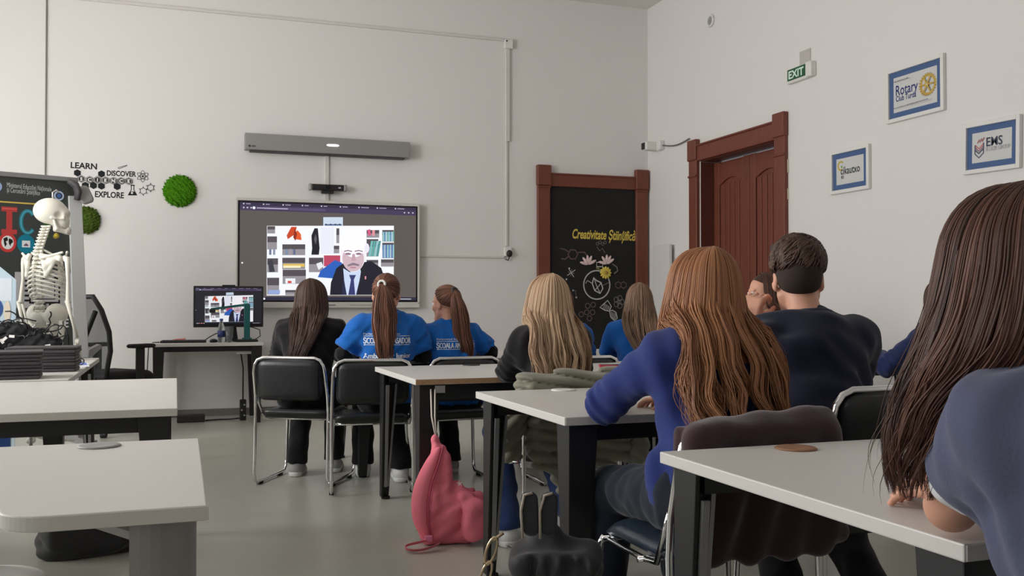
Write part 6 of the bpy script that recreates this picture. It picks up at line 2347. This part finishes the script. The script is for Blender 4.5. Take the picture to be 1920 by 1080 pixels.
# ---- sleeve at the far right desk
person('person in dark blue with an arm on the far right desk, nearly hidden', 4.20, 4.20, 0, 1.26, cloth_mat('mid_navy', (34, 44, 86)), BLACKT, BSHOE, seed=111, h=0.008, arms={'L': ((3.80, 4.36, 0.76), (3.95, 4.62, 0.80), (0.5, 0.8, 0), (0, 0, 1), 0.5)}, top_name='hoodie', bulk=1.1, lean=0.14,
       hair=lambda i: long_hair(i['root'], i['H'], i['yaw'], vol=i['vol'], keys=[(0.02, 0.085, 0.11), (-0.1, 0.09, 0.10), (-0.25, 0.06, 0.05, 0, -0.04)], material=HB_DARK, n=110, seed=13, tipvar=0.08))

# ---- nearest girl, right edge
info10 = person('person in slate blue top with very long dark brown hair, nearest at the right edge', 1.185, 0.80, 2, 1.295, SLATE, JEANS_D, GSHOE, lean=0.17, side=0.02, head_fwd=0.05, head_side=-0.055, head_yaw=-6, seed=121, h=0.0055, sleeve=0.46, under=cloth_mat('white_tee', (222, 222, 224)), under_len=0.58, broad=1.1, bulk=1.15, hem=0.50, wrinkle=0.006,
       arms={'L': ((1.125, 1.155, 0.80), (1.275, 1.255, 0.787), (-0.28, 0.95, -0.05), (0.05, 0.05, 1), 0.35), 'R': ((1.50, 1.16, 0.80), (1.40, 1.36, 0.782), (-0.6, 0.5, -0.02), (0, 0, 1), 0.35)},
       hair=lambda i: long_hair(i['root'], i['H'], i['yaw'], keys=[(0.02, 0.103, 0.118), (-0.05, 0.122, 0.125, 0, 0.0), (-0.10, 0.133, 0.125, -0.003, 0.01), (-0.15, 0.128, 0.11, -0.016, 0.04), (-0.20, 0.102, 0.08, -0.042, 0.08), (-0.25, 0.072, 0.06, -0.078, 0.10), (-0.29, 0.045, 0.045, -0.096, 0.11), (-0.33, 0.022, 0.03, -0.10, 0.11)], material=H_NEAR, n=420, seed=14, wave=(0.001, 0.014, 0.15), tipvar=0.10, r=0.0078, phi=168, fine=9.0, nc=70, gather=0.5, onset=0.2))

# ------------------------------------------------------------------ bags, coats and small things
t = thing('pink_backpack', 'pink backpack slumped on the floor, hung by a cord from the desk', 'backpack', (1.205, 4.30, 0), radians(-12))
PINK = mat('pink_canvas', (232, 124, 140), 0.85, spec=0.2, bump=0.1, bscale=300, var=0.08, vscale=10)
PINKL = mat('pink_lining', (214, 128, 160), 0.8)
v = Vol((-0.2, -0.16, -0.02), (0.2, 0.14, 0.52), 0.005)
v.add(rbx((0.0, 0, 0.125), (0.135, 0.09, 0.125), 0.06), 0)
v.add(cap((-0.02, 0, 0.16), (-0.045, 0, 0.36), 0.105, 0.05), 0.06)
v.add(cap((-0.045, 0, 0.36), (-0.055, 0.0, 0.47), 0.045, 0.016), 0.03)
v.add(cap((-0.03, -0.03, 0.43), (0.0, -0.04, 0.30), 0.022, 0.03), 0.02)
v.disp(waves(200, 9, 0.05, 0.15, 0.007, (1.2, 1, 0.5)))
v.disp(lambda X, Y, Z: 0.007 * np.sin(X * 95 + 14 * Z + 2 * np.sin(9 * Z)) * np.clip((Z - 0.14) / 0.15, 0, 1))
v.cut(rbx((0, 0, -0.1), (0.5, 0.5, 0.1), 0.002), 0.01)
obj_body = vobj('bag_body', v, PINK, t, relax=2)
v = Vol((-0.02, -0.2, -0.02), (0.21, 0.08, 0.3), 0.005)
v.add(rbx((0.105, -0.06, 0.12), (0.058, 0.075, 0.10), 0.045, rotm(0, 0, 0.35)), 0)
v.add(cap((0.06, -0.09, 0.225), (0.145, -0.04, 0.215), 0.022), 0.02)
v.disp(waves(201, 8, 0.04, 0.12, 0.006))
v.cut(rbx((0.08, -0.08, 0.205), (0.03, 0.012, 0.02), 0.006, rotm(0, 0, 0.35)), 0.01)
v.cut(rbx((0, 0, -0.09), (0.5, 0.5, 0.1), 0.002), 0.01)
vobj('front_pocket', v, PINK, t, relax=2)
pts = [(-0.045, -0.055, 0.455), (-0.085, -0.085, 0.38), (-0.125, -0.10, 0.29), (-0.14, -0.11, 0.20), (-0.135, -0.115, 0.11), (-0.105, -0.11, 0.04)]
b = MB()
vs = []
for i, p in enumerate(pts):
    w = (0.018, 0.036, 0.042, 0.042, 0.038, 0.024)[i]
    for dx, dy in ((-w, 0.02), (0, -0.008), (w, 0.004)):
        vs.append((p[0] + dx, p[1] + dy, p[2]))
b.add(vs, [(3 * i + k, 3 * i + k + 1, 3 * i + k + 4, 3 * i + k + 3) for i in range(5) for k in range(2)])
st = obj('shoulder_strap', b, PINK, t, smooth=True)
sm = st.modifiers.new('thick', 'SOLIDIFY')
sm.thickness = 0.012
sm2 = st.modifiers.new('soft', 'SUBSURF')
sm2.levels = sm2.render_levels = 2
obj('strap_seam', MB().tube([(p[0] + (0.02, 0.038, 0.044, 0.044, 0.04, 0.026)[i], p[1] - 0.001, p[2]) for i, p in enumerate(pts)], 0.004, 6), mat('pink_seam', (168, 66, 92), 0.8), st, smooth=True)
obj('strap_buckle', MB().box((-0.095, -0.118, 0.045), (0.035, 0.012, 0.03)), PINKL, st, bevel=0.004)
def ribbon(pts, w):
    bb = MB()
    vs_ = []
    for p in pts:
        vs_ += [(p[0], p[1] - w * 0.6, p[2] + w * 0.35), (p[0], p[1] + w * 0.6, p[2] - w * 0.35)]
    return bb.add(vs_, [(2 * i, 2 * i + 1, 2 * i + 3, 2 * i + 2) for i in range(len(pts) - 1)])
st2 = obj('loose_strap', ribbon([(-0.10, -0.12, 0.04), (-0.15, -0.14, 0.035), (-0.21, -0.16, 0.03), (-0.20, -0.19, 0.012), (-0.13, -0.2, 0.012), (-0.07, -0.17, 0.022), (-0.04, -0.14, 0.03)], 0.028), PINK, t, smooth=True)
sm = st2.modifiers.new('thick', 'SOLIDIFY')
sm.thickness = 0.004
sm2 = st2.modifiers.new('soft', 'SUBSURF')
sm2.levels = sm2.render_levels = 2
a = Art(0)
for (cx, cz, n_) in ((0.0, 0.0, 5),):
    a.poly((232, 196, 200), [(cx + (0.017 if i % 2 == 0 else 0.007) * cos(pi / 2 + pi * i / n_), cz + (0.017 if i % 2 == 0 else 0.007) * sin(pi / 2 + pi * i / n_)) for i in range(2 * n_)])
o = a.build('star_print', t)
o.location = (0.048, -0.083, 0.285)
o.rotation_euler = (-0.45, 0, 0.35)
cord = MB().tube([(-0.055, -0.01, 0.475), (-0.075, 0.03, 0.58), (-0.075, 0.12, 0.70)], 0.004).tube([(-0.055, -0.01, 0.475), (-0.06, 0.03, 0.58), (-0.055, 0.12, 0.70)], 0.004)
obj('hanging_cord', cord, mat('cream_cord', (206, 196, 186), 0.8), t, smooth=True)

# ---- black backpack at the desk leg
t = thing('black_backpack', 'black backpack with pale piped loops and key rings under the middle desk', 'backpack', (1.06, 2.60, 0), radians(-25))
BB = mat('black_nylon', (34, 33, 36), 0.75, bump=0.12, bscale=220, sheen=0.2)
v = Vol((-0.22, -0.18, -0.01), (0.22, 0.18, 0.53), 0.006)
v.add(rbx((0, 0, 0.20), (0.125, 0.085, 0.20), 0.05), 0).add(rbx((0.02, -0.085, 0.15), (0.095, 0.035, 0.13), 0.022), 0.006)
v.add(cap((-0.09, 0.02, 0.36), (-0.03, 0.03, 0.44), 0.05, 0.03), 0.03).add(cap((0.0, 0.02, 0.40), (0.09, 0.02, 0.36), 0.035, 0.045), 0.03)
for x_ in (-0.075, -0.02, 0.05, 0.10):
    v.cut(cap((x_, -0.088 - (0.03 if x_ > -0.05 else 0.0), 0.05), (x_ * 0.8, -0.07, 0.40), 0.006), 0.012)
v.disp(waves(210, 9, 0.05, 0.14, 0.010))
v.cut(rbx((0, 0, -0.1), (0.5, 0.5, 0.1), 0.002), 0.01)
vobj('bag_body', v, BB, t, relax=2)
GP = mat('pale_piping', (176, 166, 150), 0.6)
for x, tl in ((-0.075, -0.05), (-0.02, 0.02)):
    lp = obj('strap_loop', MB().pad(0.05, 0.13, 0.012, 0.022, lambda u, v_, d: (x + u + tl * v_, -0.04 + d, 0.50 + v_)), BB, t, smooth=True, merge=True)
    obj('piping', MB().tube([(x - 0.024 + tl * -0.06, -0.047, 0.43), (x - 0.026, -0.047, 0.51), (x - 0.014 + tl * 0.06, -0.047, 0.555), (x + 0.01 + tl * 0.06, -0.047, 0.562)], 0.0045, 6), GP, lp, smooth=True)
b = MB()
for cx, cz in ((-0.185, 0.40), (-0.20, 0.33), (-0.185, 0.27)):
    b.tube([(cx + 0.014 * cos(2 * pi * i / 14) + 0.012 * sin(2 * pi * i / 14), -0.08, cz + 0.04 * sin(2 * pi * i / 14)) for i in range(14)], 0.0045, 6, closed=True)
b.tube([(-0.15, -0.07, 0.45), (-0.18, -0.08, 0.43)], 0.005, 6).tube([(-0.19, -0.08, 0.24), (-0.2, -0.09, 0.18)], 0.008, 6)
obj('key_rings', b, mat('warm_metal', (200, 180, 150), 0.25, metal=0.9), t, smooth=True)


# ---- olive quilted jacket over the blonde girl's chair
t = thing('quilted_jacket', 'olive green quilted jacket draped over the blonde girl\'s chair', 'jacket', (1.66, 3.845, -0.03), radians(2))
OL = mat('olive_nylon', (120, 118, 102), 0.55, spec=0.35, bump=0.1, bscale=60, sheen=0.2)


def quilt(X, Y, Z):
    q = (Z + 0.25 * X * np.sign(X + 0.05) * 0.0 + 0.05 * np.sin(4 * X)) / 0.048
    return -0.022 * np.abs(np.sin(np.pi * q)) ** 0.7 + 0.014


v = Vol((-0.34, -0.16, 0.3), (0.32, 0.12, 0.9), 0.006)
v.add(cap((-0.235, 0.0, 0.79), (0.235, 0.0, 0.815), 0.05), 0)
v.add(rbx((-0.02, -0.055, 0.66), (0.235, 0.032, 0.16), 0.025), 0.03)
v.add(rbx((-0.10, -0.078, 0.56), (0.135, 0.026, 0.11), 0.022), 0.02)
v.add(cap((-0.18, -0.08, 0.50), (-0.095, -0.085, 0.36), 0.045, 0.018), 0.02).add(cap((-0.03, -0.08, 0.50), (-0.095, -0.085, 0.36), 0.05, 0.018), 0.03).add(cap((-0.10, -0.08, 0.50), (-0.095, -0.085, 0.38), 0.05, 0.03), 0.02)
v.add(rbx((0.13, -0.06, 0.56), (0.10, 0.025, 0.12), 0.02), 0.02)
v.add(rbx((0, 0.06, 0.68), (0.22, 0.02, 0.12), 0.018), 0.03)
v.disp(quilt)
v.disp(waves(220, 8, 0.06, 0.2, 0.006))
vobj('jacket_body', v, OL, t, relax=1)
for e, nm in ((-1, 'l'), (1, 'r')):
    v = Vol((e * 0.31 - 0.22, -0.16, 0.36), (e * 0.31 + 0.22, 0.12, 0.9), 0.006)
    if e < 0:
        v.add(cap((-0.22, -0.01, 0.77), (-0.345, -0.04, 0.60), 0.056, 0.055), 0).add(cap((-0.345, -0.04, 0.60), (-0.33, -0.05, 0.51), 0.055, 0.05), 0.03)
        v.cut(rbx((-0.32, -0.05, 0.43), (0.1, 0.1, 0.05), 0.003, rotm(0, -0.4, 0)), 0.008)
    else:
        v.add(cap((0.22, -0.01, 0.77), (0.29, -0.03, 0.62), 0.053, 0.052), 0).add(cap((0.29, -0.03, 0.62), (0.26, -0.06, 0.48), 0.052, 0.048), 0.03)
    v.disp(lambda X, Y, Z: -0.012 * np.sqrt(np.abs(np.sin(np.pi * (Z * 0.8 + e * X * 0.5) / 0.05))) + 0.005)
    v.disp(waves(221 + e, 7, 0.06, 0.2, 0.005))
    vobj('sleeve', v, OL, t, relax=1)
obj('zip_pull', MB().cyl((-0.075, -0.10, 0.335), (-0.073, -0.10, 0.285), 0.005), M['plastic'], t)
obj('zip', MB().tube([(0.03, -0.092, 0.78), (0.02, -0.10, 0.62), (0.0, -0.108, 0.47), (-0.06, -0.105, 0.35)], 0.005, 6), M['dark_grey'], t)

# ---- maroon coat over the red-haired girl's chair
t = thing('maroon_coat', 'dark maroon coat draped over the red-haired girl\'s chair', 'coat', (1.46, 2.175, 0), radians(0))
MC = mat('maroon_wool', (54, 30, 34), 0.95, bump=0.15, bscale=200, sheen=0.3)
v = Vol((-0.34, -0.14, 0.12), (0.34, 0.12, 0.92), 0.006)
v.add(cap((-0.185, -0.01, 0.775), (0.20, -0.01, 0.80), 0.036), 0)
v.add(rbx((0.0, -0.045, 0.62), (0.205, 0.022, 0.18), 0.02), 0.03).add(rbx((0, 0.045, 0.66), (0.22, 0.018, 0.13), 0.015), 0.03)
v.add(cap((-0.20, -0.03, 0.75), (-0.215, -0.04, 0.47), 0.035, 0.04), 0.03).add(cap((0.205, -0.03, 0.76), (0.22, -0.04, 0.50), 0.035, 0.04), 0.03)
v.disp(lambda X, Y, Z: 0.007 * np.sin(X * 60 + 3 * np.sin(6 * Z)) * np.clip((0.78 - Z) / 0.2, 0, 1))
v.disp(waves(230, 8, 0.08, 0.2, 0.004))
vobj('coat_cloth', v, MC, t, relax=2)

# ---- small things on the desks
t = thing('red_phone', 'red phone lying on the desk in front of the girls in blue', 'phone', (2.36, 4.92, DT), radians(70))
obj('phone_case', MB().box((0, 0, 0.007), (0.08, 0.17, 0.014)), mat('red_case', (176, 40, 56), 0.4), t, bevel=0.005)
obj('phone_screen', MB().box((0, 0, 0.0143), (0.068, 0.15, 0.001)), mat('screen_black', (12, 12, 16), 0.15), t)
tag(obj('white_marker', MB().cyl((0, 0, 0.009), (0.13, 0.02, 0.009), 0.009), M['white_plastic'], loc=(2.46, 4.95, DT)), 'white marker pen lying beside the red phone', 'pen')
tag(obj('dark_pen', MB().cyl((0, 0, 0.006), (0.16, 0.0, 0.006), 0.006), M['plastic'], loc=(4.0, 4.98, DT)), 'dark pen lying on the far right desk', 'pen')
t = thing('desk_label', 'small grey sticker under the chipboard edge of the worn desk', 'label', (1.17, 4.425, 0.70))
obj('sticker', MB().box((0.03, 0, 0), (0.05, 0.003, 0.035)), M['grey_plastic'], t)

# ---- black bag lying behind the near left desk, stool below
t = thing('black_bag', 'flat black bag lying on the floor behind the near left desk', 'bag', (-0.30, 4.66, 0), radians(8))
v = Vol((-0.32, -0.2, -0.01), (0.32, 0.2, 0.22), 0.007)
v.add(ell((-0.03, 0, 0.07), (0.24, 0.14, 0.09)), 0).add(rbx((-0.12, 0, 0.08), (0.13, 0.12, 0.08), 0.05), 0.04).add(cap((0.1, 0, 0.06), (0.22, -0.02, 0.03), 0.05, 0.02), 0.03)
v.disp(waves(240, 8, 0.06, 0.16, 0.010))
v.cut(rbx((0, 0, -0.1), (0.5, 0.5, 0.1), 0.002), 0.01)
vobj('bag_body', v, BB, t, relax=2)
obj('strap', MB().tube([(0.16, -0.05, 0.06), (0.22, -0.08, 0.03), (0.29, -0.08, 0.015), (0.33, -0.05, 0.012)], 0.012, 8, flat_=0.5), BB, t, smooth=True)
obj('strap_ring', MB().tube([(0.245 + 0.02 * cos(2 * pi * i / 14), -0.10, 0.035 + 0.02 * sin(2 * pi * i / 14)) for i in range(14)], 0.004, 6, closed=True), M['chrome'], t, smooth=True)
t = thing('round_stool', 'white round stool at the bottom left under the nearest desk', 'stool', (-0.44, 2.50, 0))
obj('seat', MB().lathe([(0.001, 0.42), (0.13, 0.42), (0.155, 0.43), (0.16, 0.45), (0.15, 0.465), (0.10, 0.475), (0.001, 0.478)], n=32), M['white_plastic'], t, smooth=True)
for k in range(4):
    an = pi / 4 + pi / 2 * k
    obj('leg', MB().cyl((0.11 * cos(an), 0.11 * sin(an), 0.43), (0.17 * cos(an), 0.17 * sin(an), 0.0), 0.011), M['grey_metal'], t, smooth=True)
